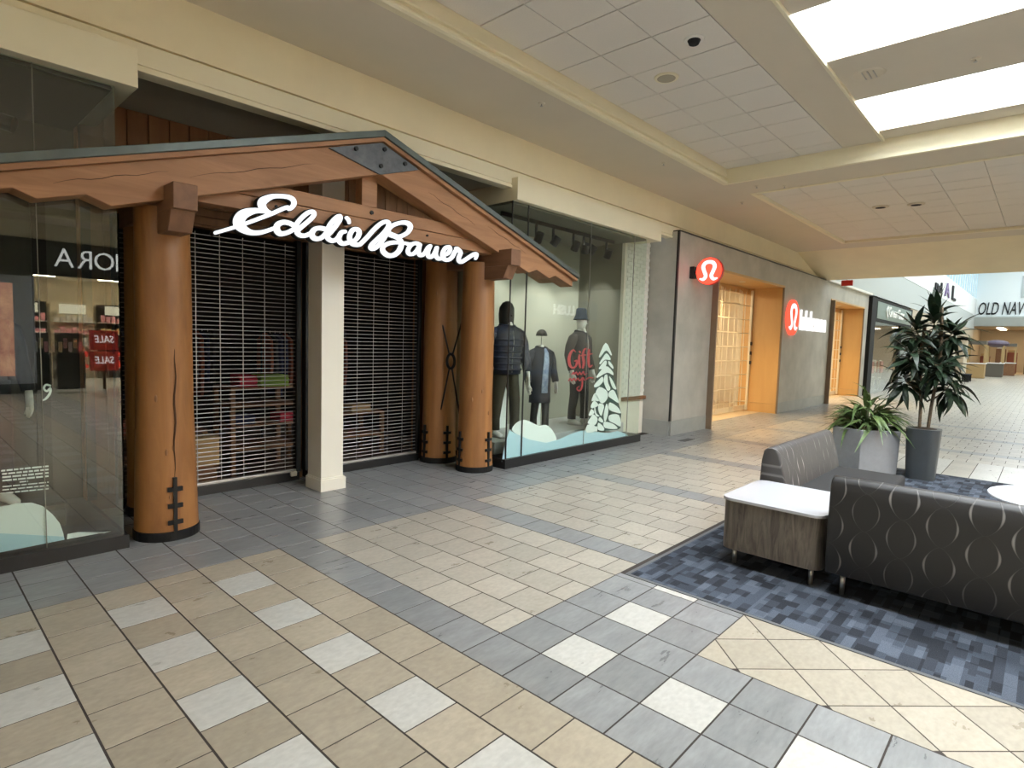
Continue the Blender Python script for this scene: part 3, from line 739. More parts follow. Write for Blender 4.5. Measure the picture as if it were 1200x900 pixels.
# ------------------------------------------------------------------ rolling shutters
def shutter(x0, x1, label):
    t = thing('rolling_grille', label, 'shutter', ((x0+x1)/2, YW, 0))
    n = 56; z0, pitch = .165, .0457
    me = MB().tube([(-(x1-x0)/2+.02, 0, 0), ((x1-x0)/2-.02, 0, 0)], [(.0050, .0050)]*2, 6).mesh('grille_rod'); me.materials.append(M['alu'])
    for k in range(n):
        o = bpy.data.objects.new('grille_rod', me); o.location = ((x0+x1)/2, YW, z0+pitch*k); link(o, t)
    k = 0; x = 2.164-0.235*10
    while x < x1-.03:
        if x > x0+.03: add('link_strip', box(x-.003, YW-.006, .13, x+.003, YW+.002, z0+pitch*n-.02), 'steel', t)
        x += .235
    add('bottom_bar', box(x0, YW-.03, .095, x1, YW+.03, .125), 'alu', t, bevel=.004)
    add('sill', box(x0, YW-.06, 0, x1, YW+.08, .094), 'black', t)
    for xx in (x0, x1): add('side_guide', box(xx-.025, YW-.04, .094, xx+.025, YW+.05, 2.755), 'black', t)
    return t
shutter(1.48, 3.25, 'closed metal rod shutter beside the cracked log post')
shutter(3.36, 5.00, 'closed metal rod shutter behind the iron cross brace')
tag(add('lock_box', box(3.13, YW-.10, .06, 3.20, YW-.062, .115), 'offwhite', bevel=.005), 'small pale lock box on the shutter sill by the pillar', 'lock box')
# board header over the shutters and side jambs
hd = struct('wall_entrance', MB().box(1.22, 6.44, 2.76, 5.6, 6.56, 3.80), 'boards')
for a in ((1.22, 1.45), (5.03, 5.6), (3.28, 3.33)): struct('wall_entrance', box(a[0], 6.44, 0, a[1], 6.56, 2.759), 'boards')
for k in range(5): add('header_board', box(1.22, 6.40, 2.78+.082*k, 5.05, 6.44, 2.78+.082*k+.078), 'boards', hd, bevel=.004)
for k in range(21): add('wall_board', box(1.24+.178*k, 6.405, 3.20, 1.24+.178*k+.172, 6.44, 3.725), 'boards', hd, bevel=.006)

# ------------------------------------------------------------------ dark shop behind the shutters
struct('wall_shop', MB().box(0.9, 10.4, 0, 6.2, 10.5, 3.2).box(.9, 6.56, 0, 1.0, 10.4, 3.2).box(6.1, 6.56, 0, 6.2, 10.4, 3.2), 'dark_in')
struct('ceiling_shop', box(.9, 6.56, 3.1, 6.2, 10.5, 3.2), 'dark_in')
struct('floor_shop', box(.9, 6.50, -.005, 6.2, 10.5, .002), 'dark_floor')
M['shelf'] = wood_mat('shop_shelf_wood', (0.22, 0.105, 0.045), (0.14, 0.062, 0.026), 'X', 6.0)
M['shirt_green'] = mat('green_cotton', (0.22, 0.34, 0.06), 0.9); M['shirt_red'] = mat('red_cotton', (0.40, 0.03, 0.05), 0.9)
M['char'] = mat('charcoal_cloth', (0.022, 0.023, 0.026), 0.85)
M['shirt_navy'] = mat('navy_cotton', (0.02, 0.025, 0.06), 0.9); M['shirt_tan'] = mat('tan_cotton', (0.36, 0.25, 0.12), 0.9)
M['shirt_rust'] = mat('rust_cotton', (0.20, 0.06, 0.035), 0.9); M['shirt_white'] = mat('white_cotton', (0.55, 0.53, 0.5), 0.9)
def fixture(x0, x1, y0, y1, zs, label):
    t = thing('display_shelf', label, 'shelf', ((x0+x1)/2, (y0+y1)/2, 0))
    for z in zs: add('shelf_board', box(x0, y0, z-.03, x1, y1, z), 'shelf', t, bevel=.004)
    for x in (x0, x1-.05):
        for y in (y0, y1-.05): add('upright', box(x, y, 0, x+.05, y+.05, zs[-1]-.03), 'shelf', t)
    return t
fixture(2.72, 3.55, 6.95, 7.5, (.32, .60, .84, 1.05), 'brown wooden display shelf with green shirts behind the shutter')
fixture(3.75, 4.95, 7.1, 7.7, (.30, .62), 'low brown display table behind the second shutter')
fixture(1.55, 2.55, 7.2, 7.8, (.25, .55), 'low brown display table near the cardboard carton')
def folded(x, y, z, m, label, n=3, w=.26):
    t = thing('folded_shirts', label, 'clothes', (x, y, z))
    for k in range(n):
        p_ = [(x-w/2, z+.035*k), (x+w/2, z+.035*k), (x+w/2+.01, z+.035*k+.015), (x+w/2, z+.035*(k+1)-.002), (x-w/2, z+.035*(k+1)-.002), (x-w/2-.01, z+.035*k+.015)]
        add('shirt', MB().prism(p_, y-.15+.008*(k % 2), y+.15), m, t, bevel=.006)
folded(3.25, 7.1, 1.05, 'shirt_green', 'green folded shirts on top of the brown display shelf', 4, .34)
folded(2.95, 7.15, 1.05, 'shirt_red', 'red folded shirts beside the green ones on the shelf', 4, .2)
folded(3.42, 7.15, .60, 'shirt_red', 'red folded shirts on the lower shelf board', 3, .16)
folded(2.9, 7.15, .60, 'shirt_navy', 'navy folded shirts on the lower shelf board', 3, .24)
folded(4.1, 7.3, .62, 'shirt_rust', 'rust folded shirts on the low table behind the second shutter', 3, .3)
folded(4.6, 7.3, .62, 'shirt_tan', 'tan folded shirts on the low table behind the second shutter', 3, .3)
folded(1.8, 7.4, .55, 'shirt_rust', 'rust folded shirts on the low table near the carton', 4, .3)
t = thing('carton', 'tan cardboard carton behind the shutter beside the log post', 'box', (2.3, 6.75, .0))
add('carton_body', box(2.08, 6.72, .22, 2.5, 7.02, .50), mat('cardboard', (0.42, 0.27, 0.12), 0.8), t); add('carton_lid', MB().box(2.075, 6.715, .50, 2.505, 7.025, .535), 'shirt_tan', t); add('carton_stand', box(2.1, 6.74, .002, 2.48, 7.0, .22), 'shelf', t)
def rack(x0, x1, y, z, cols, label):
    t = thing('clothes_rack', label, 'clothes rack', ((x0+x1)/2, y, 0))
    add('rail', MB().tube([(x0, y, z), (x1, y, z)], .014, 8), 'black', t)
    for x in (x0+.02, x1-.02): add('leg', MB().tube([(x, y, 0.002), (x, y, z)], .014, 8), 'black', t)
    n = int((x1-x0-.1)/.075)
    for k in range(n):
        x = x0+.07+.075*k; c_ = cols[k % len(cols)]; L = .75+.1*((k*7) % 3)
        g_ = add('garment', MB().prism([(y-.03, z-.05), (y-.22, z-.14), (y-.24, z-.5), (y-.20, z-L), (y+.20, z-L), (y+.24, z-.5), (y+.22, z-.14), (y+.03, z-.05)], x-.022, x+.022, 'X'), c_, t, bevel=.008)
        add('hanger', MB().tube([(x, y, z+.012), (x, y, z-.05)], .004, 5), 'steel', g_)
rack(1.6, 3.2, 8.7, 1.75, ['shirt_navy', 'char', 'shirt_rust', 'shirt_navy', 'char'], 'garment rack deep in the dark shop behind the cracked post shutter')
rack(3.7, 5.1, 8.4, 1.75, ['shirt_rust', 'char', 'shirt_navy', 'shirt_navy'], 'garment rack deep in the dark shop behind the braced post shutter')

# ================================================================== DISPLAY WINDOWS
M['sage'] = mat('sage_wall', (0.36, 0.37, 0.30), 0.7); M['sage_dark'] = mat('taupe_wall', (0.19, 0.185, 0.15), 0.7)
M['riser'] = mat('grey_riser', (0.42, 0.43, 0.41), 0.6)
M['brick'] = mat('white_brick', (0.74, 0.73, 0.68), 0.7, var=0.06, scale=20)
M['seal'] = mat('black_seal', (0.02, 0.02, 0.02), 0.5)
YG = 5.20
w2 = struct('window_2', MB().box(5.50, 5.16, 0, 8.95, 6.62, .125), 'black', label='black base of the mannequin display window')
for a, b in ((5.555, 5.86), (5.865, 7.30), (7.305, 8.54), (8.545, 8.93)):
    add('glass_pane', box(a, YG-.005, .126, b, YG+.005, 3.488), 'glass_clear', w2)
add('glass_pane', box(5.545, YG+.005, .126, 5.555, 6.10, 3.488), 'glass_clear', w2)
add('glass_pane', box(8.93, YG+.005, .126, 8.94, 5.62, 3.488), 'glass_clear', w2)
for x in (5.550, 5.862): add('pane_seal', box(x-.006, YG-.008, .126, x+.006, YG+.008, 3.488), 'seal', w2)
for x in (7.302, 8.542): add('pane_joint', box(x-.002, YG-.006, .126, x+.002, YG+.006, 3.488), 'steel', w2)
add('header', box(5.55, 5.12, 3.49, 9.28, 6.45, 3.775), 'cream_lite', w2, bevel=.003)
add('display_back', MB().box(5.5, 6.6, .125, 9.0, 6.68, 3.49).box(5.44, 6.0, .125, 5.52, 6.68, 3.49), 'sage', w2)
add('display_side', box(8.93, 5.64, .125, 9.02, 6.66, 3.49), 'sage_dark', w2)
add('mullion', box(8.90, 5.60, .125, 8.97, 5.66, 3.49), 'offwhite', w2)
add('display_riser', box(5.62, 5.48, .126, 8.90, 6.58, .30), 'riser', w2, bevel=.01)
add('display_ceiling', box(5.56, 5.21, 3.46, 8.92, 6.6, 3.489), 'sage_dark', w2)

wl0 = -2.4
w1 = struct('window_1', MB().box(wl0, 5.16, 0, 1.245, 6.62, .105), 'black', label='black base of the snowy display window beside the cracked log post')
for a, b in ((wl0, -.62), (-.615, .745), (.75, 1.222)):
    add('glass_pane', box(a, 5.215, .106, b, 5.225, 3.488), 'glass', w1)
add('glass_pane', box(1.215, 5.226, .106, 1.225, 6.40, 3.488), 'glass', w1)
add('pane_joint', box(.7455, 5.213, .106, .7495, 5.227, 3.488), 'sage_dark', w1)
add('header', box(wl0, 5.12, 3.49, 1.352, 6.45, 3.775), 'cream_lite', w1, bevel=.003)
M['dusk'] = mat('dark_olive_wall', (0.055, 0.052, 0.042), 0.7)
add('display_back', MB().box(wl0, 6.6, .105, 1.3, 6.68, 3.49).box(wl0-.1, 5.2, .105, wl0, 6.68, 3.49), 'dusk', w1)
add('display_side', box(1.23, 6.42, .105, 1.30, 6.66, 3.49), 'dusk', w1)
add('display_ceiling', box(wl0, 5.24, 3.46, 1.21, 6.6, 3.489), 'dusk', w1)
add('display_riser', box(wl0, 5.75, .106, .95, 6.58, .28), 'dusk', w1)

# white brick pier between the two shops
pier = struct('wall_brick', MB().box(8.98, 5.665, 0, 9.86, 5.80, 3.70), 'offwhite')
bm = MB(); z = .72; row = 0
while z < 3.66:
    x = 8.985-(.105 if row % 2 else 0)
    while x < 9.85:
        a, b = max(8.985, x+.005), min(9.85, x+.205)
        if b-a > .02: bm.box(a, 5.648, z+.005, b, 5.67, z+.06)
        x += .21
    z += .068; row += 1
o = add('painted_bricks', bm, 'brick', pier); o['kind'] = 'stuff'
add('wood_ledge', box(8.98, 5.60, .66, 9.85, 5.67, .72), 'shelf', pier, bevel=.004)

# ------------------------------------------------------------------ vinyl on the glass
def flat_on_glass(name, polys, m, label, cat, Y, th=.003, parent=None):
    mb_ = MB()
    for pl in polys: mb_.prism([((q := ony(x, y, Y)).x, q.z) for x, y in pl], Y, Y+th)
    o = add(name, mb_, m, parent)
    return tag(o, label, cat) if parent is None else o
def sm(p, n=4): return [(a, b) for a, b in catmull(p, n, True)]
M['vinyl_white'] = mat('white_vinyl', (0.80, 0.86, 0.84), 0.5); M['vinyl_blue'] = mat('pale_blue_vinyl', (0.46, 0.66, 0.75), 0.5)
M['vinyl_green'] = mat('dark_green_vinyl', (0.02, 0.055, 0.05), 0.5); M['vinyl_red'] = mat('red_vinyl', (0.42, 0.03, 0.04), 0.5)
def e5(l): return [(640+x/5.625, 370+y/5.625) for x, y in l]
tree = thing('tree_decal', 'white and green snowy fir tree decal on the display glass', 'decal', tuple(ony(706, 508, 5.212)))
sil = e5([(393, 176), (432, 245), (424, 290), (446, 340), (440, 390), (466, 480), (478, 575), (495, 640), (490, 740), (470, 752), (262, 768), (275, 700), (300, 610), (322, 520), (320, 460), (338, 395), (350, 320), (352, 262)])
flat_on_glass('fir_silhouette', [sil], 'vinyl_green', '', '', 5.2125, parent=tree)
blobs = [[(393, 178), (430, 245), (428, 262), (396, 228), (358, 272), (350, 262)], [(398, 248), (422, 275), (422, 292), (388, 290), (360, 318), (352, 312), (375, 275)],
 [(388, 296), (400, 308), (385, 345), (352, 352), (352, 340)], [(414, 298), (440, 330), (442, 350), (425, 335), (412, 318)], [(392, 332), (436, 365), (442, 392), (402, 375), (340, 408), (336, 395)],
 [(388, 392), (404, 392), (408, 440), (424, 480), (408, 496), (392, 470), (380, 430)], [(372, 402), (376, 432), (350, 462), (320, 472), (318, 456), (345, 425)], [(416, 398), (440, 430), (464, 482), (445, 480), (430, 455)],
 [(352, 470), (402, 498), (404, 545), (372, 578), (345, 555), (325, 515)], [(418, 500), (445, 490), (468, 535), (478, 575), (440, 552), (412, 530)], [(322, 510), (350, 560), (318, 560), (300, 560)],
 [(318, 560), (345, 590), (305, 610), (295, 595)], [(424, 572), (470, 600), (494, 640), (470, 640), (420, 622), (412, 590)], [(398, 580), (410, 612), (405, 660), (388, 700), (380, 650)], [(348, 580), (382, 590), (372, 640), (362, 660), (345, 625)],
 [(322, 592), (330, 640), (352, 662), (330, 660), (318, 625)], [(300, 615), (318, 640), (290, 660), (282, 650)], [(420, 655), (480, 655), (492, 728), (455, 712), (415, 690)], [(312, 650), (340, 680), (322, 720), (280, 712), (275, 700), (295, 670)],
 [(355, 668), (375, 690), (372, 705), (345, 690)], [(382, 700), (440, 712), (470, 745), (390, 740)], [(345, 705), (380, 735), (378, 758), (342, 750)], [(272, 720), (318, 722), (322, 764), (264, 768)], [(325, 730), (338, 735), (335, 765), (325, 762)]]
for bl in blobs: flat_on_glass('snow_patch', [sm(e5(bl), 3)], 'vinyl_white', '', '', 5.2085, parent=tree)
flat_on_glass('snowdrift_decal', [[(588, 541), (591, 524), (597, 504), (606, 509), (620, 515), (640, 519), (655, 515), (668, 509), (680, 505), (690, 504), (705, 507), (715, 507), (724, 505), (735, 509), (736, 511.5), (700, 518.5), (640, 530)]], 'vinyl_blue', 'pale blue snowdrift decal along the bottom of the display glass', 'decal', 5.2165)
flat_on_glass('snow_hump', [sm([(600, 503), (606, 495), (615, 492), (625, 496), (632, 499), (640, 498), (648, 505), (652, 517), (640, 519), (620, 515), (606, 509)], 3)], 'vinyl_white', 'white snow hump decal rising from the blue snowdrift', 'decal', 5.222)
red = thing('red_lettering', 'red holiday script lettering on the display glass', 'lettering', tuple(ony(681, 455, 5.21)))
def gl(l, w=1.0): return [(660+p[0]/13.85, 400+p[1]/13.85, p[2] if len(p) > 2 else w) for p in l]
rs = [gl([(200, 175, .8), (170, 140, 1.5), (125, 180, 2.6), (95, 280, 3.4), (110, 390, 3.2), (160, 430, 2), (205, 400, 2.2), (225, 320, 2.6), (190, 320, 1.6)]), gl([(262, 225, 2.2), (258, 330, 2.8), (275, 425, 2)]), gl([(268, 165, 2.2), (275, 180, 2.2)]),
      gl([(395, 120, 1.2), (345, 130, 2), (320, 220, 2.8), (335, 340, 3), (320, 430, 2)]), gl([(420, 140, 2.6), (410, 260, 3.2), (425, 410, 2.4), (470, 390, 1.4)]), gl([(290, 230, 1.2), (400, 215, 1.5), (475, 200, 1.2)])]
add('script_word', [ribbon(mbx, catmull(st, 4), lambda a, b, d: (ony(a, b, 5.21).x, 5.21+d, ony(a, b, 5.21).z), 0, .003) for mbx in [MB()] for st in rs][-1], 'vinyl_red', red)
rs2 = [gl([(140, 540, 1.2), (170, 500, 1.4), (180, 540, 1.3), (215, 500, 1.4), (235, 545, 1.3), (270, 500, 1.5), (290, 540, 1.3), (330, 490, 1.6), (345, 545, 1.2), (385, 520, 1.0)])]
rs3 = [gl([(90, 640, 1.4), (120, 600, 1.6), (140, 640, 1.3), (175, 600, 1.5), (200, 640, 1.3), (240, 600, 1.6), (270, 640, 1.4), (320, 590, 1.8), (350, 630, 1.4), (420, 590, 1.3), (490, 600, 1.0)]), gl([(310, 600, 1.6), (310, 700, 1.8), (285, 790, 1.8), (240, 795, 1.6), (225, 760, 1.4), (255, 735, 1.2)])]
for s_ in (rs2, rs3): add('script_word', [ribbon(mbx, catmull(st, 4), lambda a, b, d: (ony(a, b, 5.21).x, 5.21+d, ony(a, b, 5.21).z), 0, .003) for mbx in [MB()] for st in s_][-1], 'vinyl_red', red)
# left window
lb = [[(-60, 612), (-30, 600), (0, 594), (20, 590), (37, 589), (50, 593), (62, 603), (70, 613), (74, 624), (75.5, 632.5), (0, 647.5), (-60, 660)]]
flat_on_glass('snow_mound_decal', lb, 'vinyl_white', 'large rounded white snow mound decal low on the dark display glass', 'decal', 5.232)
flat_on_glass('snow_strip_decal', [[(-60, 627), (0, 625), (40, 627), (75, 629), (75.5, 632.5), (0, 647.5), (-60, 660)]], 'vinyl_blue', 'pale blue foot of the large snow mound decal', 'decal', 5.2275)
flat_on_glass('snow_wedge_decal', [[(78.5, 632), (79, 626), (92, 623.5), (108, 624), (122, 625), (130, 622.5)]], 'vinyl_white', 'small white snow wedge decal at the corner of the dark display glass', 'decal', 5.232)
txt = thing('text_decal', 'block of tiny white text lines on the dark display glass', 'decal', tuple(ony(30, 576, 5.23)))
rnd = random.Random(4)
for k in range(8):
    y0 = 551+3.9*k*(1 if k < 5 else .98); x = 1+rnd.uniform(0, 2) if k != 4 else 23
    mbx = MB(); xe = 57 if k != 4 else 33
    while x < xe:
        L = rnd.uniform(4, 12); x2 = min(xe, x+L); th = 1.9 if k < 4 else 1.3
        yy = lambda q: y0-.10*q
        mbx.prism([((q := ony(a, b, 5.23)).x, q.z) for a, b in ((x, yy(x)), (x2, yy(x2)), (x2, yy(x2)+th), (x, yy(x)+th))], 5.23, 5.232); x = x2+1.4
    add('text_line', mbx, 'vinyl_white', txt)
nin = MB(); ribbon(nin, catmull([(59, 452, 2.2), (54, 451, 2.4), (51.5, 455, 2.6), (55, 458.5, 2.4), (59, 455, 2.8), (58.5, 461, 3), (54, 467, 2.6), (50.5, 469, 1.6)], 4), lambda a, b, d: (ony(a, b, 5.23).x, 5.23+d, ony(a, b, 5.23).z), 0, .003)
tag(add('numeral_decal', nin, 'vinyl_white'), 'curled white numeral decal on the dark display glass', 'decal')

# ------------------------------------------------------------------ mannequins
M['skin'] = mat('white_mannequin', (0.78, 0.76, 0.72), 0.4)
M['puffer'] = mat('navy_plaid_puffer', (0.020, 0.027, 0.060), 0.55, col2=(0.005, 0.005, 0.008), scale=5, bump=.3)
M['parka'] = mat('navy_parka', (0.008, 0.011, 0.024), 0.7, var=.3, scale=10); M['char'] = mat('charcoal_fleece', (0.013, 0.0135, 0.016), 0.85, var=.3, scale=18)
M['olive'] = mat('olive_trousers', (0.036, 0.029, 0.016), 0.85, var=.2, scale=9); M['blacktrs'] = mat('black_trousers', (0.006, 0.0065, 0.008), 0.8)
M['blueshirt'] = mat('blue_check_shirt', (0.45, 0.53, 0.66), 0.8, col2=(0.10, 0.16, 0.32), scale=9); M['hood'] = mat('black_hood', (0.014, 0.014, 0.014), 0.5); M['beanie'] = mat('navy_bucket_hat', (0.004, 0.009, 0.018), 0.9)
def hand(mb_, w, s, side):
    """palm with five curled fingers hanging from wrist point w"""
    x, y, z = w
    mb_.tube([(x, y, z+.02*s), (x, y-.004*s, z-.03*s), (x, y-.008*s, z-.085*s)], [(.018*s, .026*s), (.017*s, .036*s), (.014*s, .038*s)], 10, ref=(1, 0, 0))
    for k, (dy, L) in enumerate(((-.030, .062), (-.011, .072), (.008, .068), (.026, .052))):
        yy = y+dy*s-.008*s; z0 = z-.08*s
        mb_.tube([(x, yy, z0), (x-side*.004*s, yy-.002*s, z0-L*s*.5), (x-side*.016*s, yy-.003*s, z0-L*s)], [.0095*s, .0088*s, .0065*s], 7)
    mb_.tube([(x, y-.030*s, z-.03*s), (x-side*.012*s, y-.052*s, z-.065*s), (x-side*.016*s, y-.054*s, z-.1*s)], [.011*s, .0095*s, .0075*s], 7)
def mannequin(label, loc, rz, s, kit):
    t = thing('mannequin', label, 'mannequin', loc, rz)
    P = lambda name, mb_, m, par=None: add(name, mb_, m, par or t, smooth=True, local=True)
    def sc(l): return [tuple(v*s for v in p) for p in l]
    add('base_plate', MB().lathe([(.17*s, 0), (.17*s, .008), (.165*s, .012)], 0, 0, 28), 'steel', t, local=True)
    tr = MB()
    kx = kit.get('stance', .095)
    for sd in (-1, 1):
        fw = -.05 if sd > 0 else .03
        tr.tube(sc([(sd*.085, 0, .98), (sd*.09, -.005, .80), (sd*(kx+.005), -.02+fw*.5, .50), (sd*(kx+.01), fw, .25), (sd*(kx+.01), fw, .095)]), [(r*s*a, r*s*b_) for r, a, b_ in ((.10, 1, 1.1), (.098, 1, 1.1), (.075, 1, 1), (.064, 1, 1), (.066, 1, 1.05))], 12)
    P('trousers', tr, kit['trs'])
    ft = MB()
    for sd in (-1, 1):
        fw = -.05 if sd > 0 else .03; x = sd*(kx+.01)
        ft.tube(sc([(x, fw+.055, .045), (x, fw, .05), (x, fw-.08, .042), (x, fw-.15, .03), (x, fw-.185, .025)]), [(.034*s, .042*s), (.042*s, .048*s), (.043*s, .04*s), (.042*s, .028*s), (.026*s, .018*s)], 10, ref=(1, 0, 0))
        ft.tube(sc([(x, fw, .05), (x, fw+.005, .13)]), .04*s, 10)
    P('shoes', ft, kit.get('shoe', 'skin'))
    bz = kit.get('hem', .84); bulk = kit.get('bulk', 1.0)
    to = MB().tube(sc([(0, 0, bz), (0, 0, bz+.12), (0, -.005, 1.10), (0, -.01, 1.28), (0, -.005, 1.40), (0, 0, 1.475), (0, 0, 1.515)]), [(a*s*bulk, b_*s*bulk) for a, b_ in ((.172, .125), (.168, .12), (.165, .118), (.19, .132), (.195, .125), (.15, .10), (.085, .08))], 18, ref=(1, 0, 0))
    for sd in (-1, 1):
        k_ = .6+.4*bulk; el = (sd*.27*k_, .02, 1.13); wr = (sd*.285*k_, -.06, .895)
        to.tube(sc([(sd*.15, 0, 1.425), (sd*.205, 0, 1.39), (sd*.245*k_, .015, 1.27), el, (sd*.28*k_, -.02, 1.01), wr]), [r*s*bulk for r in (.06, .07, .066, .06, .054, .048)], 12)
    jk = P('jacket', to, kit['jkt'])
    if kit.get('open'):
        fr_ = MB().tube(sc([(-.015, -.118*bulk, bz+.18), (-.012, -.128*bulk, 1.1), (-.008, -.139*bulk, 1.28), (0, -.122*bulk, 1.42), (0, -.085*bulk, 1.49)]), [(.075*s, .014*s), (.07*s, .014*s), (.062*s, .014*s), (.05*s, .014*s), (.03*s, .02*s)], 10, ref=(1, 0, 0)); P('shirt_front', fr_, kit['open'], jk)
    else:
        P('zip', MB().tube(sc([(0, -.122*bulk, bz+.02), (0, -.122*bulk, 1.1), (0, -.146*bulk, 1.3), (0, -.122*bulk, 1.44)]), .006*s, 6), 'steel', jk)
    cl = MB()
    ringp = [(.075*math.cos(2*PI*k/16)*s*bulk, (.07*math.sin(2*PI*k/16)-.004)*s*bulk, (1.505+.012*math.sin(2*PI*k/16))*s) for k in range(17)]
    cl.tube(ringp, .022*s*bulk, 8, caps=False); P('collar', cl, kit['jkt'], jk)
    if kit.get('quilt'):
        q = MB()
        for zz in (.92, 1.0, 1.08, 1.16, 1.24, 1.32):
            a, b_ = (.172 if zz < 1.2 else .188), (.123 if zz < 1.2 else .131)
            q.tube([((a*math.cos(2*PI*k/20))*s*bulk, (b_*math.sin(2*PI*k/20)-.006)*s*bulk, zz*s) for k in range(21)], .016*s, 6, caps=False)
        P('quilting', q, kit['jkt'], jk)
    for sd in (-1, 1):
        hm = MB(); hand(hm, (sd*.285*(.6+.4*bulk)*s, -.065*s, .87*s), s*1.3, sd); P('hand', hm, 'skin')
    nk = MB().tube(sc([(0, 0, 1.46), (0, -.004, 1.56)]), [.052*s, .046*s], 12)
    if kit.get('head', True):
        P('neck', nk, 'skin'); nk = MB()
        P('neck_front', MB().tube(sc([(0, -.075, 1.44), (0, -.078*bulk, 1.50), (0, -.062, 1.565)]), [(.03*s, .02*s), (.036*s, .02*s), (.034*s, .02*s)], 8, ref=(1, 0, 0)), 'skin')
        nk.tube(sc([(0, -.004, 1.55), (0, -.012, 1.59), (0, -.018, 1.64), (0, -.016, 1.70), (0, -.008, 1.75), (0, 0, 1.785)]), [(.045*s, .05*s), (.06*s, .075*s), (.07*s, .09*s), (.072*s, .094*s), (.058*s, .075*s), (.02*s, .03*s)], 14, ref=(1, 0, 0))
        nk.tube(sc([(0, -.10, 1.66), (0, -.118, 1.635)]), [.008*s, .014*s], 6)
        P('head', nk, kit.get('headm', 'skin'))
    else:
        P('neck', nk, 'skin'); P('hat_pole', MB().tube(sc([(0, 0, 1.55), (0, 0, 1.74)]), .006*s, 6), 'steel')
    h = kit['hat']; hb = MB()
    if h == 'hood':
        hb.tube(sc([(0, .01, 1.50), (0, .02, 1.57), (0, .022, 1.66), (0, .015, 1.75), (0, .01, 1.815), (0, .01, 1.84)]), [(.095*s, .095*s), (.102*s, .11*s), (.105*s, .118*s), (.098*s, .112*s), (.06*s, .075*s), (.015*s, .02*s)], 16, ref=(1, 0, 0)); P('hood', hb, kit['hatm'])
    elif h == 'bucket':
        hb.lathe([(.13*s, 1.70*s), (.122*s, 1.715*s), (.092*s, 1.775*s), (.084*s, 1.87*s), (.06*s, 1.89*s), (.01*s, 1.892*s)], 0, -.005*s, 20); P('bucket_hat', hb, kit['hatm'])
    else:
        hb.tube(sc([(0, 0, 1.72), (0, 0, 1.76), (0, 0, 1.80), (0, 0, 1.83), (0, 0, 1.84)]), [(.098*s, .115*s), (.094*s, .11*s), (.075*s, .09*s), (.04*s, .05*s), (.006*s, .008*s)], 16, ref=(1, 0, 0))
        P('cap', hb, kit['hatm'])
    return t
ZD = .30
mannequin('mannequin in navy plaid puffer jacket, olive trousers and black hood', (6.10, 5.76, ZD), -.25, 1.065, dict(trs='olive', jkt='puffer', hat='hood', hatm='hood', headm='hood', bulk=1.28, stance=.12, quilt=True, hem=.86))
mannequin('short headless mannequin in open navy parka with black cap on a pole', (6.93, 5.80, ZD), -.2, .86, dict(trs='blacktrs', jkt='parka', hat='cap', hatm='hood', head=False, bulk=1.28, open='blueshirt', hem=.52))
mannequin('mannequin in charcoal jacket with navy bucket hat behind the red lettering', (8.02, 5.86, ZD), .05, 1.045, dict(trs='blacktrs', jkt='char', hat='bucket', hatm='beanie', bulk=1.15, stance=.11))
mannequin('dim mannequin with white shoes in the dark snowy display window', (.50, 6.1, .28), .3, 1.0, dict(trs='blacktrs', jkt='blacktrs', hat='cap', hatm='hood', headm='hood', bulk=1.0))
for (x, y, w_, h_) in ((6.62, 6.3, .26, 1.3), (7.28, 6.15, .22, .72)):
    t = tag(add('snow_board', MB().prism([(x-w_/2, ZD), (x+w_/2, ZD), (x+w_/2, ZD+h_*.8), (x+w_*.2, ZD+h_), (x-w_*.2, ZD+h_*.97), (x-w_/2, ZD+h_*.75)], y, y+.03), 'vinyl_white', bevel=.01), 'tall white snow cut-out board behind the hooded mannequin' if h_ > 1 else 'low white snow cut-out board beside the bucket hat mannequin', 'cut-out')
# track lights in the mannequin window
rail = tag(add('light_track', box(5.8, 5.63, 3.40, 8.6, 5.66, 3.455), 'black'), 'black ceiling light track in the mannequin window', 'light track')
for k, (px_, tilt) in enumerate(((628, .3), (648, -.5), (672, .2), (684, .6), (692, -.3), (711, .3))):
    x = ony(px_, 275, 5.65).x
    t = thing('track_light', 'black cylinder spotlight hanging from the track in the mannequin window', 'light', (x, 5.645, 3.40), 0, 'spotlights on the window track')
    add('stem', MB().tube([(x, 5.645, 3.40), (x, 5.645, 3.24)], .02, 8), 'black', t)
    a = Vector((math.sin(tilt)*.6, .45, -.75)).normalized(); c0 = Vector((x+.06, 5.645, 3.22))
    add('lamp_head', MB().tube([tuple(c0-a*.075), tuple(c0+a*.075)], .062, 14), 'black', t, smooth=False)
    ld = bpy.data.lights.new('track_spot', 'SPOT'); ld.energy = 34; ld.spot_size = 1.3; ld.spot_blend = .6; ld.color = (1, .96, .9); ld.shadow_soft_size = .05
    lo = bpy.data.objects.new('track_spot', ld); lo.matrix_basis = Matrix.Translation(c0+a*.09) @ a.to_track_quat('-Z', 'Y').to_matrix().to_4x4(); link(lo, t)
t = thing('track_light', 'black cylinder spotlight high in the dark snowy display window', 'light', (.62, 5.9, 3.46))
add('stem', MB().tube([(.62, 5.9, 3.46), (.62, 5.9, 3.28)], .02, 8), 'black', t); add('lamp_head', MB().tube([(.55, 5.9, 3.25), (.72, 5.82, 3.2)], .06, 14), 'black', t)

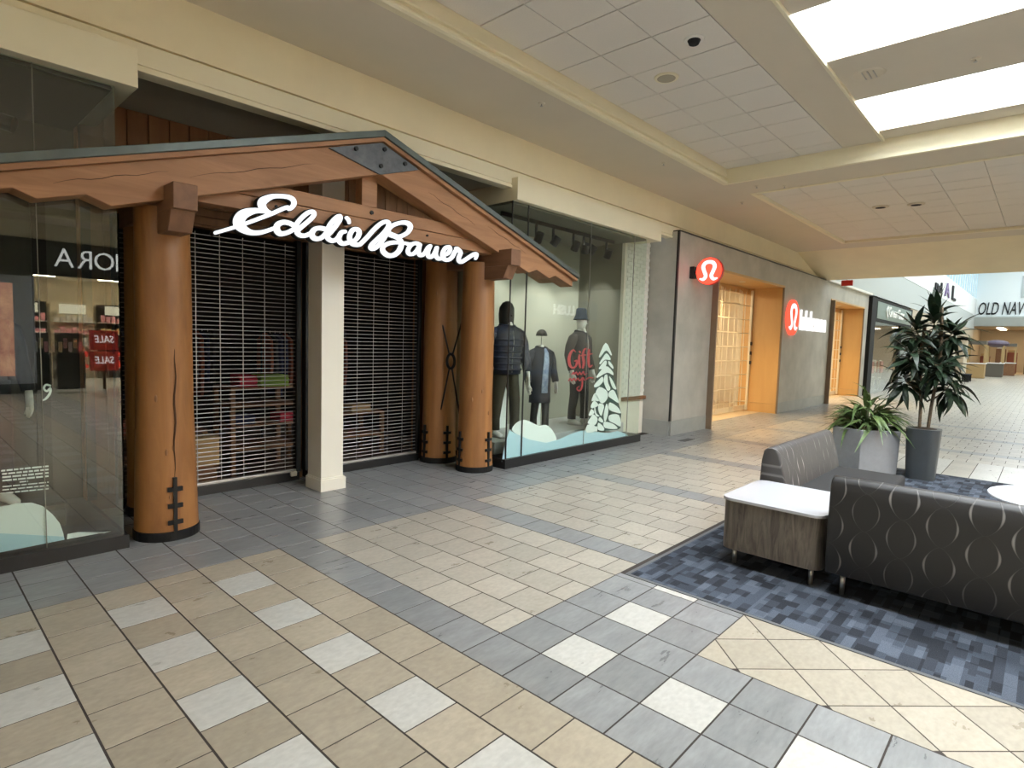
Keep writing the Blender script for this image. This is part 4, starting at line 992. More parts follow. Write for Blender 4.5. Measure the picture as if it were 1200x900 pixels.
# ================================================================== GREY PLASTER SHOP
YL = 5.10
DZ = 3.235
d1, d2 = (11.42, 15.68), (20.0, 24.4)
struct('wall_plaster', MB().box(9.93, YL, .28, d1[0], 5.6, 3.765).box(d1[1], YL, .28, d2[0], 5.6, 3.765).box(d1[0], YL, DZ+.05, d1[1], 5.6, 3.765).box(d2[0], YL, 3.27, d2[1], 5.6, 3.765).box(d2[1], YL, .28, 25.0, 5.6, 3.765).box(9.88, YL+.03, .28, 9.94, 5.78, 3.765), 'concrete')
struct('baseboard_plaster', MB().box(9.92, YL-.006, 0, d1[0], 5.6, .278).box(d1[1], YL-.006, 0, d2[0], 5.6, .278).box(d2[1], YL-.006, 0, 25.0, 5.6, .278).box(9.875, YL+.03, 0, 9.93, 5.78, .278), 'concrete2')
struct('trim_8', MB().box(9.90, YL-.015, 3.767, 19.3, 5.4, 3.79).box(9.885, YL-.004, .28, 9.935, YL+.03, 3.765), 'black')
def doorway(n, x0, x1, zt, yb):
    t = struct('door_%d' % n, MB().box(x0, YL-.12, 0, x0+.045, yb, zt).box(x1-.045, YL-.02, 0, x1, YL+.02, zt), 'taupe', label='wood lined doorway in the grey plaster shopfront')
    add('jamb_lining', MB().box(x1-.05, YL+.02, .24, x1, yb, zt), 'maple', t)
    add('jamb_base', MB().box(x1-.056, YL+.02, 0, x1, yb, .235), 'maple', t)
    add('head_lining', box(x0, YL-.02, zt, x1, yb, zt+.05), 'maple', t)
    add('lintel', box(x0, yb-.12, zt-.14, x1, yb, zt), 'maple', t)
    for k in range(2):
        x = x0+.9+1.5*k
        l_ = thing('downlight', 'small recessed lamp in the soffit of the doorway '+('under the round red sign' if n == 1 else 'past the wall lettering'), 'light', (x, YL+.35, zt), 0, 'lamps in the two wood doorways')
        add('lamp_rim', MB().lathe([(.075, zt-.006), (.075, zt+.002), (.055, zt+.004)], x, YL+.35, 18), 'white', l_)
        add('lamp_lens', MB().lathe([(.055, zt-.002), (.05, zt-.001)], x, YL+.35, 18), emitter('warm_lamp', (1, .80, .50), 12), l_)
        ld = bpy.data.lights.new('door_lamp', 'SPOT'); ld.energy = 210; ld.spot_size = 2.0; ld.spot_blend = .7; ld.color = (1.0, .72, .38); ld.shadow_soft_size = .06
        lo = bpy.data.objects.new('door_lamp', ld); lo.matrix_basis = Matrix.Translation((x, YL+.35, zt-.03)); link(lo, l_)
    return t
doorway(1, d1[0], d1[1], DZ, 6.10); doorway(2, d2[0], d2[1], 3.22, 6.0)
def gate(x0, x1, y, zt, label):
    t = thing('folding_gate', label, 'gate', (x0, y, 0))
    n = int((x1-x0)/.21); me = MB().tube([(0, 0, 0), (0, 0, zt-.12)], .009, 6).mesh('gate_bar'); me.materials.append(M['gate'])
    def yy(x): return y+.055*math.sin((x-x0)*2*PI/1.15)
    for k in range(n+1):
        x = x0+(x1-x0)*k/n; o = bpy.data.objects.new('gate_bar', me); o.location = (x, yy(x), .03); link(o, t)
    z = .06; k = 0
    while z < zt-.16:
        add('gate_rail', MB().tube([(x0+(x1-x0)*q/(2*n), yy(x0+(x1-x0)*q/(2*n)), z) for q in range(2*n+1)], [(.010, .006)]*(2*n+1), 6, ref=(0, 0, 1)), 'gate', t)
        k += 1; z += .36 if k > 1 else .2
    add('bottom_panel', MB().box(x0, y-.012, .03, x1, y+.012, .16), 'gate', t)
    lp = add('lock_post', box(x1-.06, y-.09, .03, x1, y-.03, zt-.05), 'gate', t, bevel=.008)
    for z in (1.25, 1.5, 1.75): add('lock', box(x1-.075, y-.125, z, x1-.02, y-.09, z+.09), 'black', lp)
gate(d1[0]+.1, d1[1]-.06, 5.92, DZ, 'champagne folding lattice gate in the doorway under the round red sign')
gate(d2[0]+.1, d2[1]-.06, 5.86, 3.22, 'champagne folding lattice gate in the doorway past the white wall lettering')
# bright shop inside the gates
M['shop_wall'] = mat('warm_shop_wall', (0.78, 0.70, 0.55), 0.7); M['shop_floor'] = mat('pale_wood_floor', (0.55, 0.42, 0.26), 0.35)
struct('wall_plaster_shop', MB().box(10.0, 9.6, 0, 26, 9.7, 3.6).box(9.9, 5.8, 0, 10.0, 9.7, 3.6).box(24.9, 6.1, 0, 25.0, 9.7, 3.6).box(17.6, 6.2, 0, 17.9, 9.6, 3.6).box(d1[1], 5.6, 0, d2[0], 5.7, 3.6), 'shop_wall')
struct('ceiling_plaster_shop', box(9.9, 5.6, 3.4, 25.0, 9.7, 3.6), 'shop_wall')
struct('floor_plaster_shop', box(9.9, 5.5, -.005, 25.0, 9.7, .001), 'shop_floor')
for k, x in enumerate((12.4, 14.2, 21.5, 23.2)):
    pn = tag(add('ceiling_lamp', box(x-.5, 7.3, 3.36, x+.5, 8.3, 3.398), emitter('shop_panel', (1, .88, .66), 20)), 'glowing ceiling panel behind the gate '+('under the round red sign' if x < 18 else 'past the wall lettering'), 'light', 'panels in the grey plaster shop')
for k in range(8):
    x = 12.3+.55*k if k < 4 else 20.9+.6*(k-4)
    t = thing('wall_shelf', 'wooden wall bay of dark clothes behind the gate '+('under the round red sign' if k < 4 else 'past the wall lettering'), 'shelf', (x, 9.3, 0), 0, 'clothes bays in the grey plaster shop')
    add('bay_panel', box(x-.22, 9.45, 0, x+.22, 9.58, 2.6), 'maple', t)
    for z in (.5, 1.2, 1.9): add('bay_clothes', box(x-.18, 9.1, z, x+.18, 9.44, z+.5), 'shirt_navy' if (k+int(z)) % 2 else 'char', t, bevel=.02)
rack(13.0, 14.3, 6.9, 1.7, ['blacktrs', 'char', 'blacktrs', 'parka'], 'rack of black clothes just behind the gate under the round red sign')
rack(14.6, 15.9, 7.5, 1.7, ['char', 'blacktrs', 'shirt_white', 'blacktrs'], 'rack of black and white clothes deeper behind the gate under the red sign')
rack(21.8, 23.0, 6.9, 1.7, ['char', 'shirt_white', 'parka'], 'rack of dark clothes behind the gate past the wall lettering')
# signs
def mark(c, r, xd, up, nn, d0, d1, w=.26):
    pts = [(-.66, -.56), (-.40, -.60), (-.22, -.36), (-.36, .02), (-.45, .34), (-.31, .60), (0, .68), (.31, .60), (.45, .34), (.36, .02), (.22, -.36), (.40, -.60), (.66, -.56)]
    ws = [.12, .24, .28, .28, .30, .28, .26, .28, .30, .28, .28, .24, .12]
    mb_ = MB()
    f_ = lambda a, b, d: tuple(Vector(c)+xd*(a*r)+up*(b*r)+nn*d)
    return ribbon(mb_, [(a, b, w_) for a, b, w_ in catmull([(p[0], p[1], q) for p, q in zip(pts, ws)], 5)], f_, d0, d1)
c = (10.45, 4.735, 3.08)
t = thing('blade_sign', 'round glowing red sign with white emblem on the plaster corner', 'sign', (10.45, 5.1, 3.08))
add('sign_disc', MB().tube([(c[0]-.05, c[1], c[2]), (c[0]+.05, c[1], c[2])], .245, 40), 'red', t)
add('sign_rim', MB().tube([(c[0]-.045, c[1], c[2]), (c[0]+.045, c[1], c[2])], .252, 40), 'redpaint', t)
add('emblem', mark((c[0]-.05, c[1], c[2]), .245, -YP, ZP, -XP, 0, .004), 'letter', t)
add('wall_bracket', MB().box(10.38, 5.02, 2.96, 10.50, 5.10, 3.18).tube([(10.45, 5.03, 3.08), (10.45, 4.97, 3.08)], .02, 8), 'black', t)
t = thing('wall_sign', 'red disc and glowing white lettering between the two wood doorways', 'sign', (17.8, YL, 2.3))
c = (16.35, YL-.06, 2.51)
add('sign_disc', MB().tube([(c[0], YL, c[2]), (c[0], YL-.06, c[2])], .46, 40), 'red', t)
add('emblem', mark(c, .46, XP, ZP, -YP, 0, .006), 'letter', t)
add('lettering', text_mesh('lululemon', 2.4, .56, .05, (16.95, YL-.03, 2.20), XP, ZP, bold=.005), emitter('lit_lettering', (1, .98, .96), .9), t)
tag(add('floor_vent', box(9.55, 4.62, 0.0005, 9.95, 4.76, .003), 'black'), 'dark slotted vent plate in the floor by the plaster corner', 'vent')

# ================================================================== GLASS SHOP BEYOND
M['sage_sign'] = mat('sage_sign_panel', (0.13, 0.185, 0.16), 0.3); M['pink'] = mat('pink_cloth', (0.55, 0.25, 0.28), 0.8)
w3 = struct('window_3', MB().box(25.05, 4.98, 0, 25.75, 5.9, 3.72), 'blackmatt', label='black framed glass shopfront beyond the plaster shop')
add('window_post', box(31.0, 5.0, 0, 31.35, 5.2, 2.85), 'blackmatt', w3)
add('glass_pane', box(25.75, 5.05, .1, 31.0, 5.06, 2.85), 'glass_clear', w3)
add('shop_back', MB().box(25.1, 9.0, 0, 40, 9.1, 3.7).box(25.1, 5.3, 3.5, 40, 9.0, 3.8), 'court_grey', w3)
add('shop_floor', box(25.1, 5.1, 0.0, 39.9, 9.0, .004), 'riser', w3)
add('shop_end', box(39.7, 5.32, 0, 39.98, 9.0, 3.5), 'court', w3)
t = thing('fascia_sign', 'sage green sign box with white lettering on the glass shopfront', 'sign', (30, 5.0, 2.85))
add('sign_box', box(25.76, 4.98, 2.86, 33.6, 5.3, 3.70), 'blackmatt', t)
add('sign_face', box(25.9, 4.965, 2.95, 33.2, 4.985, 3.60), 'sage_sign', t)
add('lettering', text_mesh('Green Gear', 3.3, .42, .04, (27.9, 4.965, 3.10), XP, ZP, bold=.015), 'letter_soft', t)
add('bracket_stroke', ribbon(MB(), catmull([(27.75, 3.5, .07), (27.5, 3.3, .1), (27.75, 3.05, .07)], 5), lambda a, b, d: (a, 4.965-d, b), 0, .04), 'letter_soft', t)
rnd = random.Random(11)
for k in range(9):
    x = 26.1+.6*k; y = 5.45+.35*(k % 3)
    t = thing('shop_stand', 'white frame stand hung with '+['pink', 'white', 'charcoal'][k % 3]+' cloth in the glass shop', 'stand', (x, y, 0), 0, 'stands in the glass shop')
    fr_ = MB()
    for a in (-.25, .25): fr_.box(x+a-.02, y-.02, .004, x+a+.02, y+.02, 1.3)
    fr_.box(x-.25, y-.02, 1.26, x+.25, y+.02, 1.3).box(x-.25, y-.02, .5, x+.25, y+.02, .54)
    add('stand_frame', fr_, 'white', t)
    add('hung_cloth', box(x-.2, y-.1, .75, x+.2, y+.1, 1.25), ['pink', 'shirt_white', 'char'][k % 3], t, bevel=.03)
    ld = None
for x in (27, 29.5):
    tag(add('ceiling_lamp', box(x-.4, 6.6, 3.44, x+.4, 7.4, 3.498), emitter('shop_panel2', (1, .97, .92), 10)), 'glowing ceiling panel inside the glass shop', 'light', 'panels in the glass shop')
# row of shops after it, with beige fascias and lit windows
M['tan_wall'] = mat('tan_wall', (0.50, 0.43, 0.33), 0.7); M['shop_dark'] = mat('shop_dark_brown', (0.10, 0.09, 0.075), 0.7)  # shop_dark: one even dark brown for kiosks and a far display
struct('wall_row', MB().box(33.8, 5.1, 2.9, 65, 5.3, 3.82).box(40, 5.3, 0, 40.2, 9.1, 3.8).box(40, 9.0, 0, 65, 9.1, 3.8).box(33.7, 5.2, 3.6, 65, 9.1, 3.8), 'tan_wall')
for k, x in enumerate((36.2, 41.0, 46.5, 52.0, 57.5, 62.6)):
    struct('wall_pilaster', box(x, 5.02, 0, x+.6, 5.4, 2.95), 'offwhite' if k % 2 else 'tan_wall')
for k, x in enumerate((43.5, 49, 54.6, 60)):
    tag(add('lit_display', box(x-1.2, 6.8, .4, x+1.2, 6.9, 2.6), emitter('warm_display', (1, .80, .45), 1.6)), 'warm lit back panel in a far shop window', 'display', 'lit panels in the far shops')
t = thing('potted_bush', 'dark rounded bush on a stem beside the glass shop sign', 'plant', (36.4, 4.3, 0))
add('bush_crown', MB().ell((36.4, 4.3, 2.35), (1.1, .5, .45), 18, 10), 'leaf_dark', t, smooth=True); add('stem', MB().tube([(36.4, 4.3, .4), (36.4, 4.3, 2.1)], .05, 8), 'bark', t); add('pot', MB().lathe([(.22, 0), (.3, .5)], 36.4, 4.3, 20), 'pot', t)
t = thing('shop_lettering', 'dark raised letters on the white upper wall past the glass shop', 'lettering', (44, 5.05, 5.2))
add('letter', text_mesh('nd', 2.6, .62, .06, (40.3, 5.03, 5.2), XP, ZP, bold=.03), 'char', t)
add('letter', text_mesh('A', 2.2, .85, .06, (44.3, 5.03, 5.2), XP, ZP, bold=.02), mat('mauve_letter', (.22, .16, .32), .5), t)
add('letter', text_mesh('L', 2.0, .9, .06, (47.8, 5.03, 5.22), XP, ZP, bold=.02), 'char', t)
# far shop with big italic letters
t = thing('store_lettering', 'large dark italic store letters on the far white wall', 'lettering', (64.95, 1.5, 4.98))
add('lettering', text_mesh('OLD NAVY', 3.45, 1.08, .08, (64.98, 4.86, 5.08), -YP, ZP, shear=.22), 'char', t)
tag(add('wall_panel', box(64.9, -2.5, 6.5, 64.99, 2.15, 8.3), 'court_grey'), 'grey rectangular panel high on the far white wall', 'panel')
M['warm_wall'] = mat('warm_far_wall', (0.42, 0.35, 0.26), 0.7)
struct('wall_far_shop', MB().box(75, -8.7, 0, 75.2, 9, 4.4).box(65.5, 5.3, 0, 75, 5.5, 4.4).box(65.5, -8.9, 0, 75, -8.7, 4.4), 'warm_wall')
struct('ceiling_far_shop', box(65.4, -8.7, 4.1, 75.2, 9, 4.4), 'warm_wall')
struct('floor_far_shop', box(65.9, -8.7, -.02, 75.2, 9, .0), 'shop_floor')
for k in range(5):
    tag(add('ceiling_lamp', box(68, 3.2-2.4*k, 4.02, 73, 3.7-2.4*k, 4.09), emitter('far_panel', (1, .84, .58), 7)), 'glowing ceiling strip inside the far store', 'light', 'strips in the far store')
for k, (y, m_, h_) in enumerate(((4.4, 'shirt_rust', 1.5), (3.3, 'shelf', 2.2), (2.5, 'shirt_rust', 1.9), (1.3, 'shop_dark', 1.2), (.2, 'char', 1.3), (-.9, 'shirt_tan', 1.4))):
    t = thing('store_display', ['rust', 'brown', 'dark red', 'dark brown', 'charcoal', 'tan'][k]+' clothes display standing in the far store', 'display', (69.5, y, 0))
    add('display_body', box(69, y-.35, 0.0, 69.8, y+.35, h_), m_, t, bevel=.05); add('display_top', box(69.1, y-.3, h_, 69.7, y+.3, h_+.25), 'shirt_white' if k % 2 else 'shirt_tan', t, bevel=.05)
# kiosks in the court
def kiosk(x, y, w_, m_, label, canopy=None):
    t = thing('kiosk', label, 'kiosk', (x, y, 0))
    add('counter', box(x-w_, y-w_, 0, x+w_, y+w_, 1.0), m_, t, bevel=.03); add('counter_top', box(x-w_-.05, y-w_-.05, 1.0, x+w_+.05, y+w_+.05, 1.06), 'white', t, bevel=.01)
    for a in (-1, 1):
        for b in (-1, 1): add('kiosk_post', box(x+a*w_*.9-.05, y+b*w_*.9-.05, 1.06, x+a*w_*.9+.05, y+b*w_*.9+.05, 2.35), 'shirt_tan', t)
    add('kiosk_roof', MB().ell((x, y, 2.5), (w_*1.5, w_*1.5, .28), 20, 8) if canopy else box(x-w_, y-w_, 2.35, x+w_, y+w_, 2.6), canopy or 'shop_dark', t)
kiosk(52.0, 3.75, .5, 'shirt_tan', 'kiosk with flat dark roof far down the court')
kiosk(57.0, 3.0, .5, 'shop_dark', 'kiosk with rounded mauve canopy far down the court', mat('mauve_canopy', (.09, .065, .10), .5))
kiosk(62.0, 2.45, .45, 'shelf', 'brown kiosk standing before the far store')
t = thing('bench', 'dark slatted bench far down the court by the shops', 'bench', (44.5, 3.6, 0))
for k in range(4): add('bench_slat', box(43.6, 3.42+.1*k, .42, 45.4, 3.50+.1*k, .46), 'char', t)
for x in (43.8, 45.2): add('bench_leg', box(x-.03, 3.44, 0, x+.03, 3.78, .42), 'char', t)
t = thing('exit_sign', 'small red sign hanging under the sloped ceiling edge', 'sign', (19.6, 4.5, 3.78))
q = ony(995, 329, 4.5)
add('sign_case', box(19.45, 4.42, 3.60, 19.53, 4.72, 3.76), 'redpaint', t, bevel=.01); add('sign_stem', MB().tube([(19.40, 4.57, 3.77), (19.48, 4.57, 3.78), (19.48, 4.57, 3.75)], .015, 6), 'steel', t)

# ================================================================== LOUNGE
def legs(t, pts, h, m='steel', r=.018):
    for x, y in pts: add('leg', MB().tube([(x, y, .004), (x, y, h)], [r*.9, r], 12), m, t, smooth=True)
def rrect(x0, y0, x1, y1, r, n=6):
    out = []
    for cx, cy, a in ((x1-r, y1-r, 0), (x0+r, y1-r, PI/2), (x0+r, y0+r, PI), (x1-r, y0+r, 1.5*PI)):
        out += [(cx+r*math.cos(a+PI/2*k/n), cy+r*math.sin(a+PI/2*k/n)) for k in range(n+1)]
    return out
TX0, TX1, TY0, TY1 = 4.395, 5.23, 1.065, 1.81
t = thing('corner_table', 'corner side table with white top and grey wood grain body', 'table', (4.8, 1.43, 0))
o = add('table_body', MB().prism(rrect(TX0+.012, TY0+.012, TX1-.012, TY1-.012, .085), .135, .515, 'Z'), 'laminate', t); autosmooth(o)
o = add('table_top', MB().prism(rrect(TX0, TY0, TX1, TY1, .09), .515, .537, 'Z'), 'laminate_top', t, bevel=.004)
add('edge_band', MB().prism(rrect(TX0-.001, TY0-.001, TX1+.001, TY1+.001, .09), .5145, .519, 'Z'), 'steel', t)
legs(t, ((TX0+.10, TY0+.09), (TX0+.10, TY1-.10), (TX1-.10, TY0+.1), (TX1-.10, TY1-.10)), .135)
def soft(pts, a, b, axis): return MB().prism(pts, a, b, axis)
t = thing('lounge_sofa', 'charcoal ring patterned sofa back with its seat turned to the carpet', 'sofa', (4.9, .05, 0))
sy0, sy1 = -1.02, 1.045
prof = [(4.385, .155), (4.375, .45), (4.385, .70), (4.40, .79), (4.43, .822), (4.475, .83), (4.52, .815), (4.545, .775), (4.575, .60), (4.60, .44), (4.60, .155)]
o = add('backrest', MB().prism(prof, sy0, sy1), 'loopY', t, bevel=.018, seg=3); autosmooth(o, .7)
add('seat', box(4.57, sy0, .30, 5.24, sy1, .45), 'seat', t, bevel=.035, seg=3); add('seat_frame', box(4.56, sy0+.02, .155, 5.2, sy1-.02, .30), 'seat', t, bevel=.01)
legs(t, ((4.47, sy1-.10), (4.47, sy0+.10), (5.12, sy1-.10), (5.12, sy0+.10)), .16)
t = thing('lounge_sofa', 'charcoal ring patterned sofa beside the corner table, back towards the shop windows', 'sofa', (6.2, 1.4, 0))
sx0, sx1 = 5.26, 6.98
prof = [(1.815, .155), (1.825, .45), (1.815, .70), (1.80, .79), (1.77, .822), (1.725, .83), (1.69, .815), (1.665, .775), (1.615, .60), (1.585, .44), (1.585, .155)]
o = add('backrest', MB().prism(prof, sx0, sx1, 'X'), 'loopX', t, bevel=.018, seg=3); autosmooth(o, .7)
add('seat', box(sx0, .98, .30, sx1, 1.61, .45), 'seat', t, bevel=.035, seg=3); add('seat_frame', box(sx0+.02, 1.02, .155, sx1-.02, 1.6, .30), 'seat', t, bevel=.01)
legs(t, ((sx0+.1, 1.08), (sx1-.1, 1.08), (sx0+.1, 1.72), (sx1-.1, 1.72)), .16)
t = thing('round_table', 'low round white table within the lounge seating', 'table', (6.62, -.28, 0))
o = add('table_top', MB().lathe([(.56, .478), (.60, .482), (.605, .492), (.60, .502), (.0005, .503)], 6.62, -.28, 48), 'laminate_top', t); autosmooth(o)
o = add('pedestal', MB().lathe([(.28, .005), (.28, .02), (.05, .035), (.04, .25), (.06, .478)], 6.62, -.28, 28), 'steel', t, smooth=True)

# ------------------------------------------------------------------ plants
def leaf_mesh(name, L, w, droop, m, n=7, fold=.25):
    mb_ = MB(); rows = []
    for i in range(n+1):
        s_ = i/n; wd = w*math.sin(PI*min(1, .08+.92*s_)**.8)*(1 if s_ < 1 else 0)
        if i == n: wd = .001
        x = L*s_*(1-.22*droop*s_); z = L*(.10*s_-droop*s_*s_*.55)
        rows.append(((x, -wd, z+fold*wd), (x, 0, z), (x, wd, z+fold*wd)))
    for a, b in zip(rows, rows[1:]):
        k = len(mb_.v); mb_.v += list(a)+list(b); mb_.f += [(k, k+1, k+4, k+3), (k+1, k+2, k+5, k+4)]; mb_.mi += [0, 0]
    me = mb_.mesh(name, True); me.materials.append(M[m]); return me
PX, PY = 9.46, 1.17
t = thing('potted_tree', 'tall leafy dracaena in a slim slate grey pot', 'plant', (PX, PY, 0))
pot = add('pot', MB().prism(rrect(-.16, -.16, .16, .16, .10, 8), 0, 1, 'Z').mesh('pot'), 'pot', t, local=True)
for v in pot.data.vertices:
    k = 1+.20*v.co.z; v.co = (v.co.x*k, v.co.y*k, .004+.676*v.co.z)
autosmooth(pot)
add('soil', MB().lathe([(.165, .675), (.1, .69), (.001, .693)], PX, PY, 20), 'soil', t)
stems = [[(PX-.03, PY+.05, .66), (PX-.02, PY+.06, 1.1), (PX-.03, PY+.10, 1.6), (PX-.02, PY+.08, 2.05)], [(PX+.02, PY-.04, .66), (PX+.03, PY-.06, 1.05), (PX+.05, PY-.10, 1.5), (PX+.02, PY-.10, 1.95), (PX, PY-.08, 2.3)]]
for st in stems: add('stem', MB().tube(catmull(st, 4), [.020]*((len(st)-1)*4+1), 8), 'bark', t, smooth=True)
lv = [leaf_mesh('leaf', .33, .034, d, 'leaf_dark') for d in (.3, .8, 1.3)]
rnd = random.Random(21)
def put_leaf(me, p, az, el, roll, s, par):
    o = bpy.data.objects.new('leaf', me)
    o.matrix_basis = Matrix.Translation(p) @ Matrix.Rotation(az, 4, 'Z') @ Matrix.Rotation(-el, 4, 'Y') @ Matrix.Rotation(roll, 4, 'X') @ Matrix.Scale(s, 4)
    link(o, par)
FH = Vector((_f.x, _f.y, 0)).normalized(); RH = Vector((_r.x, _r.y, 0))
ros = [(.02, .0, 2.17, 30, .9), (-.14, .05, 1.98, 34, .25), (.17, -.06, 1.96, 34, .2), (.02, .16, 1.80, 34, .0), (-.24, -.06, 1.66, 34, -.1), (.22, .08, 1.62, 34, -.15), (-.02, -.18, 1.52, 34, -.2), (-.18, .10, 1.32, 30, -.35), (.20, -.04, 1.26, 30, -.45)]
for rx, ry, rz_, nl, lift in ros:
    c = Vector((PX, PY, rz_))+RH*rx*1.25+FH*ry*1.25
    base = Vector((PX+.01, PY, rz_-.22))
    add('branch', MB().tube([tuple(base), tuple((base+c)/2+Vector((0, 0, -.03))), tuple(c)], [.012, .010, .008], 6), 'bark', t, smooth=True)
    for k in range(nl):
        f = k/nl; az = k*2.399+rnd.uniform(-.35, .35)
        el = (1.0 if lift > .5 else .62)*(f**1.5)*1.15-.55*(1-f)+lift*.55+rnd.uniform(-.2, .2)
        p = c+Vector((math.cos(az), math.sin(az), 0))*.025+Vector((0, 0, -.14+.20*f))
        put_leaf(lv[0] if f > .85 else lv[rnd.choice((0, 1, 1, 2))], p, az, el, rnd.uniform(-.6, .6), rnd.uniform(.80, 1.35)*(1.15 if lift > .5 and f > .6 else 1), t)
# light grey planter
cn = [(9.39, 1.416), (9.06, 1.82), (9.21, 2.21), (9.704, 2.288), (10.034, 1.884), (9.884, 1.494)]
t = thing('potted_shrub', 'light grey six-sided planter with arching striped foliage', 'plant', (9.54, 1.75, 0))
mx_, my_ = sum(p[0] for p in cn)/6, sum(p[1] for p in cn)/6
def scl(k): return [(mx_+(x-mx_)*k, my_+(y-my_)*k) for x, y in cn]
mb_ = MB(); lo, hi, inn, dn = scl(.955), scl(1.0), scl(.93), scl(.92)
V = [(x, y, .004) for x, y in lo]+[(x, y, .61) for x, y in hi]+[(x, y, .61) for x, y in inn]+[(x, y, .54) for x, y in dn]
mb_.v = V
for k in range(6):
    j = (k+1) % 6
    for a in (0, 6, 12): mb_.f.append((a+k, a+j, a+6+j, a+6+k)); mb_.mi.append(0)
mb_.f += [(5, 4, 3, 2, 1, 0), (18, 19, 20, 21, 22, 23)]; mb_.mi += [0, 0]
add('planter', mb_, 'planter', t, bevel=.008)
add('soil', MB().prism([(x, y) for x, y in scl(.915)], .54, .56, 'Z'), 'soil', t)
ls = [leaf_mesh('leaf', .50, .033, d, 'leaf_mid', 8, .35) for d in (.7, 1.3, 2.0)]
for k in range(190):
    rr = .30*math.sqrt(rnd.random()); aa = rnd.uniform(0, 2*PI)
    cx, cy = mx_-.04+rr*math.cos(aa)*.8, my_+rr*math.sin(aa)*.8
    lean = rr/.30
    p = Vector((cx, cy, .56+rnd.uniform(0, .50*(1-lean*.6))))
    az = aa+rnd.uniform(-.8, .8); el = 1.30-.75*lean+rnd.uniform(-.3, .2)
    put_leaf(ls[rnd.choice((0, 1, 1, 2))], p, az, el, rnd.uniform(-.4, .4), rnd.uniform(.6, 1.0), t)
for k in range(6): add('stem', MB().tube([(mx_-.1+.05*k, my_+.06*math.sin(k), .55), (mx_-.12+.06*k, my_+.08*math.sin(k), .85)], .012, 6), 'bark', t)

# ================================================================== CEILING FIXTURES
def sprinkler(x, y, z, label, grp='sprinklers in the soffits'):
    t = thing('sprinkler', label, 'sprinkler', (x, y, z), 0, grp)
    add('escutcheon', MB().lathe([(.012, z-.012), (.03, z-.01), (.042, z+.0005)], x, y, 16), 'soffit', t); add('sprinkler_head', MB().lathe([(.016, z-.035), (.018, z-.032), (.006, z-.028), (.006, z-.012)], x, y, 12), 'steel', t)
for x, y in ((5.03, 4.32), (7.76, 4.30), (10.68, 4.3), (2.3, 4.32)): sprinkler(x, y, ZL, 'tiny round sprinkler in the low ceiling strip above the fascia')
for x, y in ((9.75, 3.70), (10.0, 3.35)): sprinkler(x, y, ZL, 'tiny sprinkler on the ceiling beam before the second tiled field')
sprinkler(7.33, .74, ZT+.02, 'sprinkler on the plain panel between skylights near the reflector lamp')
x, y, z = 5.79, 3.225, ZT
t = thing('ceiling_speaker', 'round cream speaker grille in the ceiling tiles', 'speaker', (x, y, z))
add('speaker_rim', MB().lathe([(.10, z-.012), (.125, z-.008), (.13, z+.001)], x, y, 32), 'cream_lite', t); add('speaker_grille', MB().lathe([(.02, z-.018), (.09, z-.016), (.10, z-.010)], x, y, 32), mat('speaker_mesh', (.42, .38, .29), .7), t)
x, y = 5.24, 2.65
t = thing('smoke_detector', 'white smoke detector near the speaker in the ceiling tiles', 'detector', (x, y, z))
add('detector_base', MB().lathe([(.085, z-.012), (.095, z+.001)], x, y, 28), 'white', t); add('detector_head', MB().lathe([(.03, z-.05), (.045, z-.045), (.06, z-.012)], x, y, 24), 'char', t)
x, y, z = 7.07, 1.60, ZT+.02
t = thing('reflector_lamp', 'recessed chrome reflector lamp between the skylights', 'light', (x, y, z))
add('lamp_trim', MB().lathe([(.135, z-.008), (.155, z-.004), (.16, z+.001)], x, y, 32), 'soffit', t)
o = add('reflector', MB().lathe([(.132, z-.0075), (.11, z-.004), (.06, z-.002), (.001, z-.0015)], x, y, 24), 'blackmatt', t)
for k in range(3):
    a = -.06+.05*k; h_ = math.sqrt(.125**2-a*a)*.85
    add('reflector_fin', MB().box(x-h_, y+a-.006, z-.014, x+h_, y+a+.004*(k % 2)+.004, z-.009), 'alu', t)
for x, y in ((12.63, 2.5), (12.75, 1.97)):
    z = ZL+.045
    t = thing('air_diffuser', 'small dark round air diffuser in the second tiled field', 'diffuser', (x, y, z), 0, 'diffusers in the second tiled field')
    add('diffuser_ring', MB().lathe([(.10, z-.02), (.13, z-.015), (.14, z+.001)], x, y, 24), 'soffit', t); add('diffuser_core', MB().lathe([(.02, z-.03), (.085, z-.022)], x, y, 20), 'char', t)

# ================================================================== SHOPS ACROSS THE CORRIDOR (seen mirrored in the windows)
YO = -8.5
ob = struct('wall_opposite', MB().box(.6, YO-.25, 3.02, 9.4, YO, 3.90).box(.6, YO-.25, 0, 2.62, YO, 3.02).box(9.0, YO-.25, 0, 9.4, YO, 3.02).box(.5, YO-5, 0, .6, YO, 4).box(9.4, YO-5, 0, 9.5, YO, 4), 'blackmatt')
M['beige_in'] = mat('beige_interior', (0.62, 0.54, 0.38), 0.7)
struct('wall_opposite_back', box(.5, YO-5.1, 0, 9.5, YO-5, 4), 'beige_in')
struct('floor_opposite', box(.5, YO-5, -.005, 9.5, YO-.05, .002), 'riser')
struct('ceiling_opposite', box(.5, YO-5, 3.25, 9.5, YO-.25, 3.4), 'offwhite')
t = thing('store_sign', 'white raised store letters on a black band across the corridor', 'sign', (4.5, YO, 3.26))
M['store_letter'] = emitter('store_letter', (1, .99, .95), 2.6)
for k, ch in enumerate('SEPHORA'):
    wc = {'S': .30, 'E': .27, 'P': .28, 'H': .33, 'O': .44, 'R': .31, 'A': .40}[ch]
    add('letter', text_mesh(ch, wc, .46, .06, (5.86-.437*k+wc/2, YO+.03, 3.26), -XP, ZP, bold=-.01), 'store_letter', t)
